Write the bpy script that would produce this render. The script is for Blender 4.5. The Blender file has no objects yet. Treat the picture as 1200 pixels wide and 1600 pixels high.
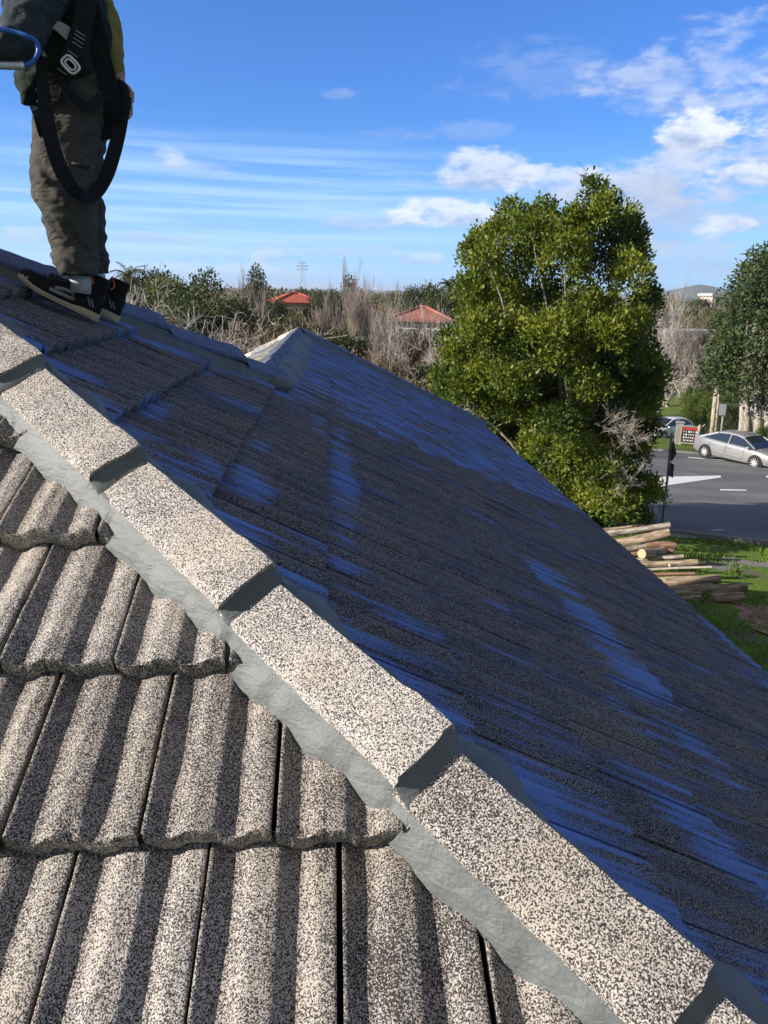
import bpy, bmesh, math, random
import numpy as np
from mathutils import Vector, Matrix, noise as mnoise
D2R = math.pi/180
scene = bpy.context.scene
C = scene.collection

# ------------------------------------------------------------------ camera
FPX = 1191.7                                   # focal length in photo pixels (1200 x 1600)
CR = np.array([0.99759617, -0.06570251, 0.02202395])
CU = np.array([-0.00293754, 0.27744374, 0.9607374])
CF = np.array([0.06923327, 0.95849265, -0.27658381])
cam_d = bpy.data.cameras.new('camera'); cam = bpy.data.objects.new('camera', cam_d); C.objects.link(cam)
cam_d.sensor_fit = 'VERTICAL'; cam_d.sensor_height = 24.0; cam_d.lens = 24.0*FPX/1600
cam_d.clip_start = 0.05; cam_d.clip_end = 30000
M = Matrix.Identity(4)
for i in range(3):
    M[i][0] = CR[i]; M[i][1] = CU[i]; M[i][2] = -CF[i]
cam.matrix_world = M
scene.camera = cam

# ------------------------------------------------------------------ light
SUN_EL = 23.3*D2R
SUN_AZ = math.atan2(-0.98, -0.20)             # compass style: x = sin, y = cos
sdir = Vector((math.sin(SUN_AZ)*math.cos(SUN_EL), math.cos(SUN_AZ)*math.cos(SUN_EL), math.sin(SUN_EL)))
sun_d = bpy.data.lights.new('sun', 'SUN'); sun_d.energy = 5.0; sun_d.angle = 0.5*D2R; sun_d.color = (1.0, 0.93, 0.82)
sun = bpy.data.objects.new('sun', sun_d); C.objects.link(sun)
sun.rotation_euler = sdir.to_track_quat('Z', 'Y').to_euler()
scene.view_settings.view_transform = 'Standard'; scene.view_settings.look = 'None'
scene.view_settings.exposure = 0.78; scene.view_settings.gamma = 1.0

def ray(u, v):
    return CF + (u-600)/FPX*CR - (v-800)/FPX*CU
def at(u, v, d):                                # point on the sight line at horizontal distance d
    r = ray(u, v); return r*(d/math.hypot(r[0], r[1]))
def azel(u, v):
    r = ray(u, v); return math.atan2(r[0], r[1]), math.atan2(r[2], math.hypot(r[0], r[1]))

# ------------------------------------------------------------------ node helpers
class NT:
    def __init__(s, tree): s.t = tree; s.n = tree.nodes; s.l = tree.links
    def node(s, typ, **kw):
        n = s.n.new(typ)
        for k, v in kw.items(): setattr(n, k, v)
        return n
    def put(s, sock, v):
        if v is None: return
        if hasattr(v, 'links') or isinstance(v, bpy.types.NodeSocket): s.l.new(v, sock)
        else:
            if isinstance(v, tuple) and len(v) == 3 and len(sock.default_value) == 4: v = v+(1,)
            sock.default_value = v
    def m(s, op, a, b=None, c=None, clamp=False):
        n = s.node('ShaderNodeMath', operation=op, use_clamp=clamp)
        s.put(n.inputs[0], a); s.put(n.inputs[1], b); s.put(n.inputs[2], c)
        return n.outputs[0]
    def vm(s, op, a, b=None):
        n = s.node('ShaderNodeVectorMath', operation=op); s.put(n.inputs[0], a); s.put(n.inputs[1], b)
        return n.outputs[0]
    def xyz(s, x, y, z):
        n = s.node('ShaderNodeCombineXYZ')
        for i, v in enumerate((x, y, z)): s.put(n.inputs[i], v)
        return n.outputs[0]
    def sep(s, v):
        n = s.node('ShaderNodeSeparateXYZ'); s.put(n.inputs[0], v); return n.outputs
    def noise(s, vec, scale, detail=2, rough=0.5, dist=0.0, dim='3D'):
        n = s.node('ShaderNodeTexNoise', noise_dimensions=dim); s.put(n.inputs['Vector'], vec)
        n.inputs['Scale'].default_value = scale; n.inputs['Detail'].default_value = detail
        n.inputs['Roughness'].default_value = rough; n.inputs['Distortion'].default_value = dist
        return n.outputs[0]
    def ss(s, v, a, b, lo=0.0, hi=1.0):          # smoothstep
        n = s.node('ShaderNodeMapRange', interpolation_type='SMOOTHSTEP')
        s.put(n.inputs[0], v)
        for i, x in enumerate((a, b, lo, hi)): s.put(n.inputs[i+1], x)
        return n.outputs[0]
    def mix(s, f, a, b, mode='MIX'):
        n = s.node('ShaderNodeMix', data_type='RGBA', blend_type=mode)
        s.put(n.inputs[0], f); s.put(n.inputs[6], a); s.put(n.inputs[7], b)
        return n.outputs[2]
    def ramp(s, v, stops):
        n = s.node('ShaderNodeValToRGB'); s.put(n.inputs[0], v)
        e = n.color_ramp.elements
        while len(e) < len(stops): e.new(0.5)
        for i, (p, c) in enumerate(stops): e[i].position = p; e[i].color = c+(1,)
        return n.outputs[0]
    def bump(s, h, strength, dist):
        n = s.node('ShaderNodeBump'); n.inputs['Strength'].default_value = strength; n.inputs['Distance'].default_value = dist
        s.put(n.inputs['Height'], h); return n.outputs[0]

def new_mat(name):
    m = bpy.data.materials.new(name); m.use_nodes = True
    nt = NT(m.node_tree); p = nt.n['Principled BSDF']
    return m, nt, p
def obj_co(nt): return nt.node('ShaderNodeTexCoord').outputs['Object']
def simple(name, col, rough=0.7, var=0.25, scale=8.0, bump=0.0, bdist=0.01, metallic=0.0, spec=0.4, coat=0.0):
    m, nt, p = new_mat(name)
    co = obj_co(nt)
    n = nt.noise(co, scale, 4, 0.6)
    f = nt.m('MULTIPLY_ADD', n, 2*var, 1-var)
    c = nt.mix(1.0, col, nt.xyz(f, f, f), 'MULTIPLY')
    nt.put(p.inputs['Base Color'], c)
    p.inputs['Roughness'].default_value = rough; p.inputs['Metallic'].default_value = metallic
    p.inputs['Specular IOR Level'].default_value = spec; p.inputs['Coat Weight'].default_value = coat
    if bump: nt.put(p.inputs['Normal'], nt.bump(nt.noise(co, scale*4, 3), bump, bdist))
    return m

# ------------------------------------------------------------------ world: sky with clouds
world = bpy.data.worlds.new('World'); scene.world = world; world.use_nodes = True
wt = NT(world.node_tree); wn = world.node_tree.nodes
bg = wn['Background']
sky = wt.node('ShaderNodeTexSky', sky_type='NISHITA'); sky.sun_disc = False
sky.sun_elevation = SUN_EL; sky.sun_rotation = SUN_AZ % (2*math.pi); sky.air_density = 1.0; sky.dust_density = 0.3; sky.ozone_density = 2.5
gen = wt.node('ShaderNodeTexCoord').outputs['Generated']
dx, dy, dz = wt.sep(wt.vm('NORMALIZE', gen))
AZ = wt.m('ARCTAN2', dx, dy); EL = wt.m('ARCSINE', dz)
skc = wt.mix(1.0, sky.outputs[0], (0.43, 0.81, 1.47), 'MULTIPLY')
skc = wt.mix(wt.ss(EL, -0.02, 0.20, 0.85, 0.0), skc, (3.4, 5.9, 9.2))
# cloud noise in direction space, squashed towards the horizon
elq = wt.m('MULTIPLY', EL, 2.2)
cvec = wt.xyz(AZ, elq, 0.0)
n1 = wt.noise(cvec, 9.0, 7, 0.58, 0.3)
n2 = wt.noise(cvec, 26.0, 6, 0.6, 0.2)
nb = wt.m('ADD', wt.m('MULTIPLY', n1, 0.6), wt.m('MULTIPLY', n2, 0.4))
svec = wt.xyz(wt.m('MULTIPLY', AZ, 1.6), wt.m('MULTIPLY', EL, 44.0), 1.7)
ns = wt.noise(svec, 1.6, 5, 0.55, 0.4)
# (u, v, half width px, half height px, opacity, whiteness, edge softness, noise amount)
clouds = [
 (1130, 130, 210, 80, 0.45, 0.50, 1.3, 3.6), (860, 118, 200, 50, 0.16, 0.5, 1.3, 3.6), (1190, 160, 130, 40, 0.40, 0.6, 1.0, 3.2), (1190, 235, 170, 52, 0.50, 0.45, 1.1, 3.0),
 (1102, 214, 84, 36, 0.88, 0.78, 0.7, 2.4), (1085, 284, 200, 52, 0.85, 0.40, 0.9, 2.4), (1150, 278, 70, 26, 0.7, 0.75, 0.7, 2.2), (765, 274, 84, 40, 0.80, 0.60, 0.8, 2.4),
 (870, 290, 100, 38, 0.72, 0.62, 0.8, 2.4), (690, 340, 130, 32, 0.75, 0.75, 0.75, 2.6), (640, 342, 50, 20, 0.6, 0.8, 0.7, 2.2), (570, 350, 80, 22, 0.5, 0.35, 1.0, 2.8),
 (1070, 345, 200, 70, 0.75, 0.22, 1.3, 2.6), (1130, 362, 50, 30, 0.60, 0.75, 0.9, 2.4), (960, 325, 170, 60, 0.6, 0.22, 1.3, 2.8), (1110, 410, 190, 40, 0.6, 0.25, 1.2, 2.8),
 (262, 250, 28, 20, 0.6, 0.8, 1.1, 2.2), (300, 266, 60, 14, 0.32, 0.30, 1.0, 2.8), (750, 207, 90, 20, 0.20, 0.30, 1.0, 3.2), (620, 210, 80, 14, 0.16, 0.3, 1.0, 3.2), (530, 150, 40, 12, 0.2, 0.45, 1.0, 2.4), (630, 285, 60, 12, .2, .3, 1.0, 3.0),
 (235, 374, 80, 12, 0.4, 0.25, 0.9, 3.0), (420, 402, 30, 20, 0.5, 0.75, 1.0, 2.6), (655, 404, 60, 14, 0.45, 0.65, 1.0, 3.0), (500, 392, 150, 14, 0.35, 0.30, 1.0, 3.2), (60, 372, 60, 18, 0.45, 0.5, 0.9, 2.6), (350, 425, 240, 14, 0.35, 0.55, 1.0, 3.0)]
col = skc
# cirrus streaks low on the left
a0, e0 = azel(230, 310)
mz = wt.ss(wt.m('ABSOLUTE', wt.m('SUBTRACT', AZ, a0-0.05)), 0.25, 0.62, 1.0, 0.0)
me = wt.ss(wt.m('ABSOLUTE', wt.m('SUBTRACT', EL, e0-0.015)), 0.04, 0.115, 1.0, 0.0)
st = wt.m('MULTIPLY', wt.m('MULTIPLY', mz, me), wt.ss(ns, 0.40, 0.66, 0.0, 0.52))
col = wt.mix(st, col, (4.6, 6.6, 9.0))
for (u, v, w, h, op, wh, soft, na) in clouds:
    a, e = azel(u, v); sw = w/FPX*0.93; sh = h/FPX*0.93
    qx = wt.m('DIVIDE', wt.m('SUBTRACT', AZ, a), sw)
    qe = wt.m('SUBTRACT', EL, e)
    qy = wt.m('MAXIMUM', wt.m('DIVIDE', qe, sh), wt.m('DIVIDE', qe, -sh*0.7))
    d = wt.m('SUBTRACT', 1.0, wt.m('ADD', wt.m('MULTIPLY', qx, qx), wt.m('MULTIPLY', qy, qy)))
    d = wt.m('ADD', d, wt.m('MULTIPLY', wt.m('SUBTRACT', nb, 0.5), na*2.2))
    al = wt.m('MULTIPLY', wt.ss(d, 0.05, 0.05+soft), op)
    hh = wt.m('ADD', wt.m('DIVIDE', qe, sh*1.6), wt.m('MULTIPLY', wt.m('SUBTRACT', n2, 0.5), 2.2))
    top = wt.ss(hh, -0.5, 0.45)
    cb = (3.3, 4.15, 5.9); ct = (3.2+5.4*wh, 4.05+4.8*wh, 5.8+3.6*wh)
    col = wt.mix(al, col, wt.mix(top, cb, ct))
# unseen broken cloud added overhead and behind the camera to neutralise the ambient fill
cosb = wt.m('SUBTRACT', wt.m('MULTIPLY', EL, 1.0), wt.m('MULTIPLY', dy, 0.55))
cov = wt.m('ADD', wt.m('MULTIPLY', wt.m('SUBTRACT', wt.noise(gen, 2.2, 5, .55), 0.5), 1.6), cosb)
col = wt.mix(wt.ss(cov, 0.25, 0.75, 0.0, 0.92), col, (2.3, 2.3, 2.4))
wt.put(bg.inputs['Color'], col)
bg.inputs['Strength'].default_value = 0.078

# ------------------------------------------------------------------ object helpers
def empty(name, loc, rz=0.0):
    o = bpy.data.objects.new(name, None); C.objects.link(o); o.location = loc; o.rotation_euler = (0, 0, rz); o.empty_display_size = 0.2
    return o
def tag(o, label=None, cat=None, group=None, kind=None):
    if label: o['label'] = label
    if cat: o['category'] = cat
    if group: o['group'] = group
    if kind: o['kind'] = kind
    return o
class MB:
    def __init__(s): s.v = []; s.f = []; s.uv = None
    def add(s, vs, fs):
        n = len(s.v); s.v += [tuple(map(float, q)) for q in vs]; s.f += [tuple(i+n for i in f) for f in fs]
    def box(s, c, size, rz=0.0, bev=0.0, rot=None):
        x, y, z = (q/2 for q in size)
        pts = [(-x,-y,-z),(x,-y,-z),(x,y,-z),(-x,y,-z),(-x,-y,z),(x,-y,z),(x,y,z),(-x,y,z)]
        R = rot if rot is not None else Matrix.Rotation(rz, 3, 'Z')
        s.add([R @ Vector(p) + Vector(c) for p in pts], [(0,3,2,1),(4,5,6,7),(0,1,5,4),(1,2,6,5),(2,3,7,6),(3,0,4,7)])
    def tube(s, pts, rad, n=8, cap=True, ref=None, flat=1.0):
        pts = [Vector(p) for p in pts]; m = len(pts)
        if not hasattr(rad, '__len__'): rad = [rad]*m
        vs = []; prev = Vector(ref) if ref is not None else Vector((0.31, 0.17, 0.93))
        for i, p in enumerate(pts):
            t = (pts[min(i+1, m-1)]-pts[max(i-1, 0)])
            if t.length < 1e-9: t = Vector((0, 0, 1))
            t.normalize(); a = prev - t*prev.dot(t)
            if a.length < 1e-4: a = t.orthogonal()
            a.normalize(); b = t.cross(a)
            if ref is None: prev = a
            for k in range(n):
                w = 2*math.pi*k/n
                vs.append(p + a*(math.cos(w)*rad[i]) + b*(math.sin(w)*rad[i]*flat))
        fs = [(i*n+k, i*n+(k+1) % n, (i+1)*n+(k+1) % n, (i+1)*n+k) for i in range(m-1) for k in range(n)]
        if cap: fs += [tuple(range(n-1, -1, -1)), tuple((m-1)*n+k for k in range(n))]
        s.add(vs, fs)
    def loft(s, rings, cap=True, closed=True):
        n = len(rings[0]); m = len(rings)
        vs = [p for r in rings for p in r]
        K = n if closed else n-1
        fs = [(i*n+k, i*n+(k+1) % n, (i+1)*n+(k+1) % n, (i+1)*n+k) for i in range(m-1) for k in range(K)]
        if cap and closed: fs += [tuple(range(n-1, -1, -1)), tuple((m-1)*n+k for k in range(n))]
        s.add(vs, fs)
    def ell(s, c, r, nu=16, nv=10, rot=None):
        rings = []
        for j in range(nv+1):
            th = math.pi*(j+0.02)/(nv+0.04)
            ring = []
            for k in range(nu):
                w = 2*math.pi*k/nu
                q = Vector((math.sin(th)*math.cos(w)*r[0], math.sin(th)*math.sin(w)*r[1], -math.cos(th)*r[2]))
                if rot is not None: q = rot @ q
                ring.append(q+Vector(c))
            rings.append(ring)
        s.loft(rings)
    def lathe(s, c, prof, n=20, axis='Z', rot=None):
        rings = []
        for r, z in prof:
            ring = []
            for k in range(n):
                w = 2*math.pi*k/n
                q = Vector((r*math.cos(w), r*math.sin(w), z)) if axis == 'Z' else (Vector((r*math.cos(w), z, -r*math.sin(w))))
                if rot is not None: q = rot @ q
                ring.append(q+Vector(c))
            rings.append(ring)
        s.loft(rings)
    def build(s, name, mat, parent=None, smooth=False, local=False, mods=None):
        """vertices are world positions unless local; the mesh is stored relative to its root"""
        me = bpy.data.meshes.new(name)
        off = Vector((0, 0, 0))
        if parent is not None and not local:
            p = parent
            while p is not None: off += Vector(p.location); p = p.parent
        me.from_pydata([(a[0]-off[0], a[1]-off[1], a[2]-off[2]) for a in s.v], [], s.f)
        me.validate()
        if mat is not None:
            for q in (mat if isinstance(mat, (list, tuple)) else [mat]): me.materials.append(q)
        if smooth:
            me.polygons.foreach_set('use_smooth', [True]*len(me.polygons))
        o = bpy.data.objects.new(name, me); C.objects.link(o)
        if parent is not None: o.parent = parent
        return o
def bevel(o, w, seg=2):
    b = o.modifiers.new('bevel', 'BEVEL'); b.width = w; b.segments = seg; b.limit_method = 'ANGLE'; b.angle_limit = 0.6
def copy_tree(o, parent=None):
    c = o.copy(); C.objects.link(c); c.parent = parent
    for ch in list(o.children): copy_tree(ch, c)
    return c
def np_mesh(name, V, Fq, mat, parent=None, attr=None, uv=None, smooth=False, nside=4):
    me = bpy.data.meshes.new(name)
    V = np.asarray(V, dtype=np.float32); Fq = np.asarray(Fq, dtype=np.int32)
    if parent is not None: V = V - np.array(parent.location, dtype=np.float32)
    me.vertices.add(len(V)); me.vertices.foreach_set('co', V.ravel())
    nf = len(Fq); me.loops.add(nf*nside); me.polygons.add(nf)
    me.loops.foreach_set('vertex_index', Fq.ravel())
    me.polygons.foreach_set('loop_start', np.arange(0, nf*nside, nside, dtype=np.int32))
    me.polygons.foreach_set('loop_total', np.full(nf, nside, dtype=np.int32))
    if smooth: me.polygons.foreach_set('use_smooth', np.ones(nf, dtype=bool))
    me.update(calc_edges=True)
    if attr is not None:
        a = me.attributes.new('tint', 'FLOAT', 'FACE'); a.data.foreach_set('value', np.asarray(attr, dtype=np.float32))
    if uv is not None:
        l = me.uv_layers.new(name='UVMap'); l.data.foreach_set('uv', np.asarray(uv, dtype=np.float32)[Fq.ravel()].ravel())
    if mat: me.materials.append(mat)
    o = bpy.data.objects.new(name, me); C.objects.link(o)
    if parent is not None: o.parent = parent
    return o

# ================================================================== THE ROOF
PITCH = 0.49965; T = math.tan(PITCH); CP = math.cos(PITCH); SP = math.sin(PITCH)
G = 0.30; GP = G*CP; W = 0.18961
AX, AZ0, Y1, X1, XE = 1.19166, -1.24767, 1.45096, -0.53441, 2.20292
J0 = -0.45974; L = 0.43909; S0 = -2.86991; DZ = 0.06348
APX, APY = -1.54, 2.73                       # roof apex
XR, YR, YP = -0.34, 3.93, 8.28               # wing ridge: x, start y, far peak y
ZE = AZ0 - T*(XE-AX)                         # eave height
YE = (ZE-AZ0)/T                              # near eave (y)
XW = XR-(XE-XR)                              # west eave of the wing
XL = -6.0                                    # western end of the main ridge
def zS(x, y): return AZ0 + T*y
def zD(x, y): return AZ0 - T*(x-AX)

PROF = [(0, -.001), (.03, 0), (.055, -.002), (.08, -.009), (.11, -.017), (.145, -.0195), (.23, -.0195), (.27, -.016), (.31, -.009), (.345, -.003), (.375, 0), (.45, .0005), (.54, 0),
        (.565, -.002), (.59, -.009), (.62, -.017), (.65, -.0195), (.72, -.0195), (.76, -.016), (.80, -.009), (.835, -.003), (.87, 0), (.94, .0005), (.985, 0), (1, -.0015)]
PX = np.array([p[0] for p in PROF]); PZ = np.array([p[1] for p in PROF])*0.74
def prof(s): return np.interp(s, PX, PZ)
DROP = 0.047
def tiles(frame, a_of, m0, m1, a0, a1, planes, hires, rng, DROP=DROP, TH=1.0):
    """tiles of one roof face. frame=(O,ea,eb,en); planes=[(nx,ny,c)] keep nx*x+ny*y<=c. returns verts, quads, uv (a, b)"""
    O, ea, eb, en = (np.array(q, float) for q in frame)
    Vs = []; Fs = []; Us = []; nv = 0
    clipV = []; clipF = []; clipU = []; nc = 0
    for m in range(m0, m1):
        off = a_of + (0.5*W if m % 2 else 0.0)
        i0 = int(math.floor((a0-off)/W)); i1 = int(math.ceil((a1-off)/W))
        for i in range(i0, i1):
            aa = off+i*W; bb = m*G
            cx = O + ea*(aa+W/2) + eb*(bb+G/2)
            cor = [O+ea*(aa+p*W)+eb*(bb-0.02+q*(G+0.06)) for p in (0, 1) for q in (0, 1)]
            ins = True; out = False
            for nx, ny, c in planes:
                dd = [nx*q[0]+ny*q[1]-c for q in cor]
                if max(dd) > 0: ins = False
                if min(dd) > 0: out = True
            if out: continue
            lvl = hires(cx)
            if lvl == 2: sa = np.linspace(0, 1, 37); sb = np.concatenate([[0, .004, .012, .022], np.linspace(.04, 1.09, 24)])
            elif lvl == 1: sa = PX[[0, 1, 3, 5, 6, 8, 10, 12, 14, 16, 17, 19, 21, 24]]; sb = np.array([0, .02, .3, .65, 1.06])
            else: sa = PX[[0, 1, 4, 6, 10, 12, 16, 17, 21, 24]]; sb = np.array([0, .03, 1.04])
            jz, jb, ja, ti, tw = rng.normal(0, [.0012, .0022, .0011, .0018, .0015])
            A, B = np.meshgrid(sa, sb, indexing='ij')
            H = prof(A) - DROP*B + jz + ti*(B-.5) + tw*(A-.5)
            frag = 0.0
            fr = np.exp(-B/0.02)
            bpos = B*G + jb - 0.0025*fr*(-prof(A)/.0137) - .0035*np.exp(-B/.03)*0
            if lvl == 2:
                nz = rng.normal(0, 1, A.shape); k = nz.copy()
                k[1:-1, 1:-1] = (nz[1:-1, 1:-1]*2+nz[:-2, 1:-1]+nz[2:, 1:-1]+nz[1:-1, :-2]+nz[1:-1, 2:])/6
                H = H + k*.0005 + .0009*np.sin(A*9+jz*4000)*np.sin(B*7+ti*3000)
                eg = np.cumsum(rng.normal(0, 1, len(sa))); eg -= np.linspace(eg[0], eg[-1], len(sa))
                bpos = bpos + (eg*.0003)[:, None]*np.exp(-B/.05) + (rng.normal(0, .0005, len(sa)))[:, None]*np.exp(-B/.02)
                H = H - .0026*np.exp(-B/.006)
                # a chipped corner here and there
                if rng.random() < .22:
                    ca = rng.choice([0., 1., .5]); H = H - .010*np.exp(-((A-ca)/.05)**2-((B)/.05)**2)
            apos = np.clip(A, .019, .981)*W + ja
            na, nb_ = A.shape
            P = O + (aa+apos)[..., None]*ea + (bb+bpos)[..., None]*eb + H[..., None]*en
            U = np.stack([aa+apos, bb+bpos], -1)
            # skirts: front (down) and both sides
            front = P[:, :1]-en*.044*TH + eb*.002; mid = P[:, :1]-en*.022*TH - eb*(.0020)
            P = np.concatenate([front, mid, P], 1); U = np.concatenate([U[:, :1]+[0, -.02], U[:, :1]+[0, -.01], U], 1)
            lft = P[:1]-en*.017; lft[0, 0] = P[0, 0]; rgt = P[-1:]-en*.017; rgt[0, 0] = P[-1, 0]
            P = np.concatenate([lft, P, rgt], 0); U = np.concatenate([U[:1], U, U[-1:]], 0)
            n1_, n2_ = P.shape[:2]
            idx = np.arange(n1_*n2_).reshape(n1_, n2_)
            F = np.stack([idx[:-1, :-1], idx[1:, :-1], idx[1:, 1:], idx[:-1, 1:]], -1).reshape(-1, 4)
            P = P.reshape(-1, 3); U = U.reshape(-1, 2)
            if ins: Vs.append(P); Us.append(U); Fs.append(F+nv); nv += len(P)
            else: clipV.append(P); clipU.append(U); clipF.append(F+nc); nc += len(P)
    if clipV:
        cv = np.concatenate(clipV); cf = np.concatenate(clipF); cu = np.concatenate(clipU)
        bm = bmesh.new(); uvl = bm.loops.layers.uv.new('UVMap')
        bv = [bm.verts.new(p) for p in cv]
        for f in cf:
            g = bm.faces.new([bv[q] for q in f])
            for l_, q in zip(g.loops, f): l_[uvl].uv = cu[q]
        for nx, ny, c in planes:
            nn = Vector((nx, ny, 0)); pt = nn*(c/nn.length_squared)
            bmesh.ops.bisect_plane(bm, geom=bm.verts[:]+bm.edges[:]+bm.faces[:], dist=1e-5, plane_co=pt, plane_no=nn, clear_outer=True)
        bmesh.ops.triangulate(bm, faces=[f for f in bm.faces if len(f.verts) != 4])
    else: bm = bmesh.new(); uvl = bm.loops.layers.uv.new('UVMap')
    return np.concatenate(Vs) if Vs else np.zeros((0, 3)), np.concatenate(Fs) if Fs else np.zeros((0, 4), int), np.concatenate(Us) if Us else np.zeros((0, 2)), bm
def face_obj(name, parts, mat, parent):
    bm = bmesh.new(); uvl = bm.loops.layers.uv.new('UVMap')
    me = bpy.data.meshes.new(name)
    Vs = []; Fl = []; Ul = []; n = 0
    for V, F, U, b in parts:
        Vs.append(V); Fl.append(F+n); Ul.append(U); n += len(V)
    V = np.concatenate(Vs); F = np.concatenate(Fl); U = np.concatenate(Ul)
    o = np_mesh(name, V, F, mat, parent, uv=U, smooth=True)
    bm.from_mesh(o.data)
    for _, _, _, b in parts:
        if len(b.verts):
            tmp = bpy.data.meshes.new('t'); b.to_mesh(tmp); b.free()
            for v in tmp.vertices: v.co -= Vector(parent.location)
            tmp.polygons.foreach_set('use_smooth', [True]*len(tmp.polygons))
            bm.from_mesh(tmp); bpy.data.meshes.remove(tmp)
    bm.to_mesh(o.data); bm.free()
    e = o.modifiers.new('edges', 'EDGE_SPLIT'); e.split_angle = 0.85
    return o

# ---- roof materials
def speckle_mat(name, light=(0.585, 0.54, 0.50), dark=(0.036, 0.030, 0.029), bias=0.0, smears=None, scale=430.0, dirt=0.5, cap=False, aoff=0.0):
    m, nt, p = new_mat(name)
    co = obj_co(nt)
    na_ = nt.noise(co, scale, 2.0, 0.6); nb_ = nt.noise(nt.vm('ADD', co, (5.3, 1.1, 2.7)), scale*.55, 2.0, 0.6)
    f = nt.m('ADD', nt.m('MULTIPLY', na_, 0.74), nt.m('MULTIPLY', nb_, 0.26))
    big = nt.noise(co, 5.0, 4, 0.6); med = nt.noise(co, 22.0, 3, 0.6)
    b2 = nt.m('ADD', nt.m('MULTIPLY', nt.m('SUBTRACT', big, 0.5), 0.16*dirt), nt.m('MULTIPLY', nt.m('SUBTRACT', med, 0.5), 0.10*dirt))
    f2 = nt.m('ADD', nt.m('ADD', f, b2), bias)
    if cap: rv = nt.node('ShaderNodeObjectInfo').outputs['Random']
    else:
        ua_, ub_, _q = nt.sep(nt.node('ShaderNodeTexCoord').outputs['UV'])
        row = nt.m('FLOOR', nt.m('DIVIDE', nt.m('ADD', ub_, 0.004), G)); par = nt.m('MULTIPLY', nt.m('ABSOLUTE', nt.m('MODULO', row, 2.0)), 0.5)
        colm = nt.m('FLOOR', nt.m('SUBTRACT', nt.m('DIVIDE', nt.m('SUBTRACT', ua_, aoff), W), par))
        wn_ = nt.node('ShaderNodeTexWhiteNoise', noise_dimensions='2D'); nt.put(wn_.inputs[0], nt.xyz(colm, row, 0.0)); rv = wn_.outputs['Value']
        stain = nt.noise(nt.xyz(nt.m('MULTIPLY', ua_, 22.0), nt.m('MULTIPLY', ub_, 2.2), 2.0), 1.0, 4, .65)
        f2 = nt.m('SUBTRACT', f2, nt.ss(stain, .55, .75, 0.0, .055))
    rk = .25 if smears is not None else 1.0
    f2 = nt.m('ADD', f2, nt.m('MULTIPLY_ADD', rv, 0.044*rk, -0.022*rk))
    chip = nt.ss(f2, 0.435, 0.555)
    tonev = nt.noise(co, 300.0, 0, 0.5)
    lightc = nt.mix(nt.ss(tonev, 0.35, 0.65), light, tuple(q*0.62 for q in light))
    warm = nt.mix(nt.ss(big, 0.35, 0.7), lightc, tuple(a*b for a, b in zip(light, (0.80, 0.76, 0.70))))
    c = nt.mix(chip, dark, warm)
    tn = nt.m('MULTIPLY_ADD', rv, 0.22*rk, 1-.14*rk); c = nt.mix(1.0, c, nt.xyz(tn, tn, tn), 'MULTIPLY')
    blot = nt.ss(nt.noise(co, 9.0, 6, 0.7), 0.62, 0.74)
    c = nt.mix(nt.m('MULTIPLY', blot, 0.45*dirt), c, (0.07, 0.06, 0.05))
    lich = nt.ss(nt.noise(nt.vm('ADD', co, (3.1, 7.7, 1.3)), 6.0, 5, 0.7), 0.60, 0.70)
    c = nt.mix(nt.m('MULTIPLY', lich, 0.22*dirt), c, (0.33, 0.31, 0.25))
    rough = 0.85
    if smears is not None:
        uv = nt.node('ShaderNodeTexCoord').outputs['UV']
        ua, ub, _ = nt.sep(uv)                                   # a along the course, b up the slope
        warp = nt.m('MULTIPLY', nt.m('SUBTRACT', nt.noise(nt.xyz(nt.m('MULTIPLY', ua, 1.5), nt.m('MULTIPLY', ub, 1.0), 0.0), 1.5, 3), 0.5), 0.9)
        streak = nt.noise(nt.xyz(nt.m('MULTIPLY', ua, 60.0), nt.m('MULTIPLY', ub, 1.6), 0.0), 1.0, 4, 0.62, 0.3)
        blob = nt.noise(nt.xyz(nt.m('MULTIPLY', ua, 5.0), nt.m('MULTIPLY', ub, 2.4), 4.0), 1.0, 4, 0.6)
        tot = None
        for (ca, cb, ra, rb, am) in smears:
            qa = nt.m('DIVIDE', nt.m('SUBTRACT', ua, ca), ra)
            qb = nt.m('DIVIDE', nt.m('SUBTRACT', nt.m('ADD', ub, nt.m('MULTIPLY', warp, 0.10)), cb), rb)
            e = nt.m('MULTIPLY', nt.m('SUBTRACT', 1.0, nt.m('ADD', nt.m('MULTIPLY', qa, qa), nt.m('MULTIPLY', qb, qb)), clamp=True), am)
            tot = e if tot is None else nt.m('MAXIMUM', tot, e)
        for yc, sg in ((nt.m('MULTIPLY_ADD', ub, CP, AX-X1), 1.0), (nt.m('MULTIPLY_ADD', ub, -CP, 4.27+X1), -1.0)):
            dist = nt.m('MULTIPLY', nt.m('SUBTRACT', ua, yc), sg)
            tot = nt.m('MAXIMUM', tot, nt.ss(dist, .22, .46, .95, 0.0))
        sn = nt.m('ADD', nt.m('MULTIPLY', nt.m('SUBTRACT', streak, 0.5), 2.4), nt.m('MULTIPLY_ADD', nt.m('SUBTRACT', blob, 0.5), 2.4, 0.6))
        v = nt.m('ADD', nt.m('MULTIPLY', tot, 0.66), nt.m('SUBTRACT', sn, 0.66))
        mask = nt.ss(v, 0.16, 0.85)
        # granules poke through the thin smears
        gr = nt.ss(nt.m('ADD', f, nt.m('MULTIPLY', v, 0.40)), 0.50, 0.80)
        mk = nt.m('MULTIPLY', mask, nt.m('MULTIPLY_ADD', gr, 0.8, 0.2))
        shade_tint = nt.m('MULTIPLY', nt.ss(nt.m('ADD', blob, nt.m('MULTIPLY', nt.m('SUBTRACT', streak, 0.5), 0.5)), 0.38, 0.64), 0.42)
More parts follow.
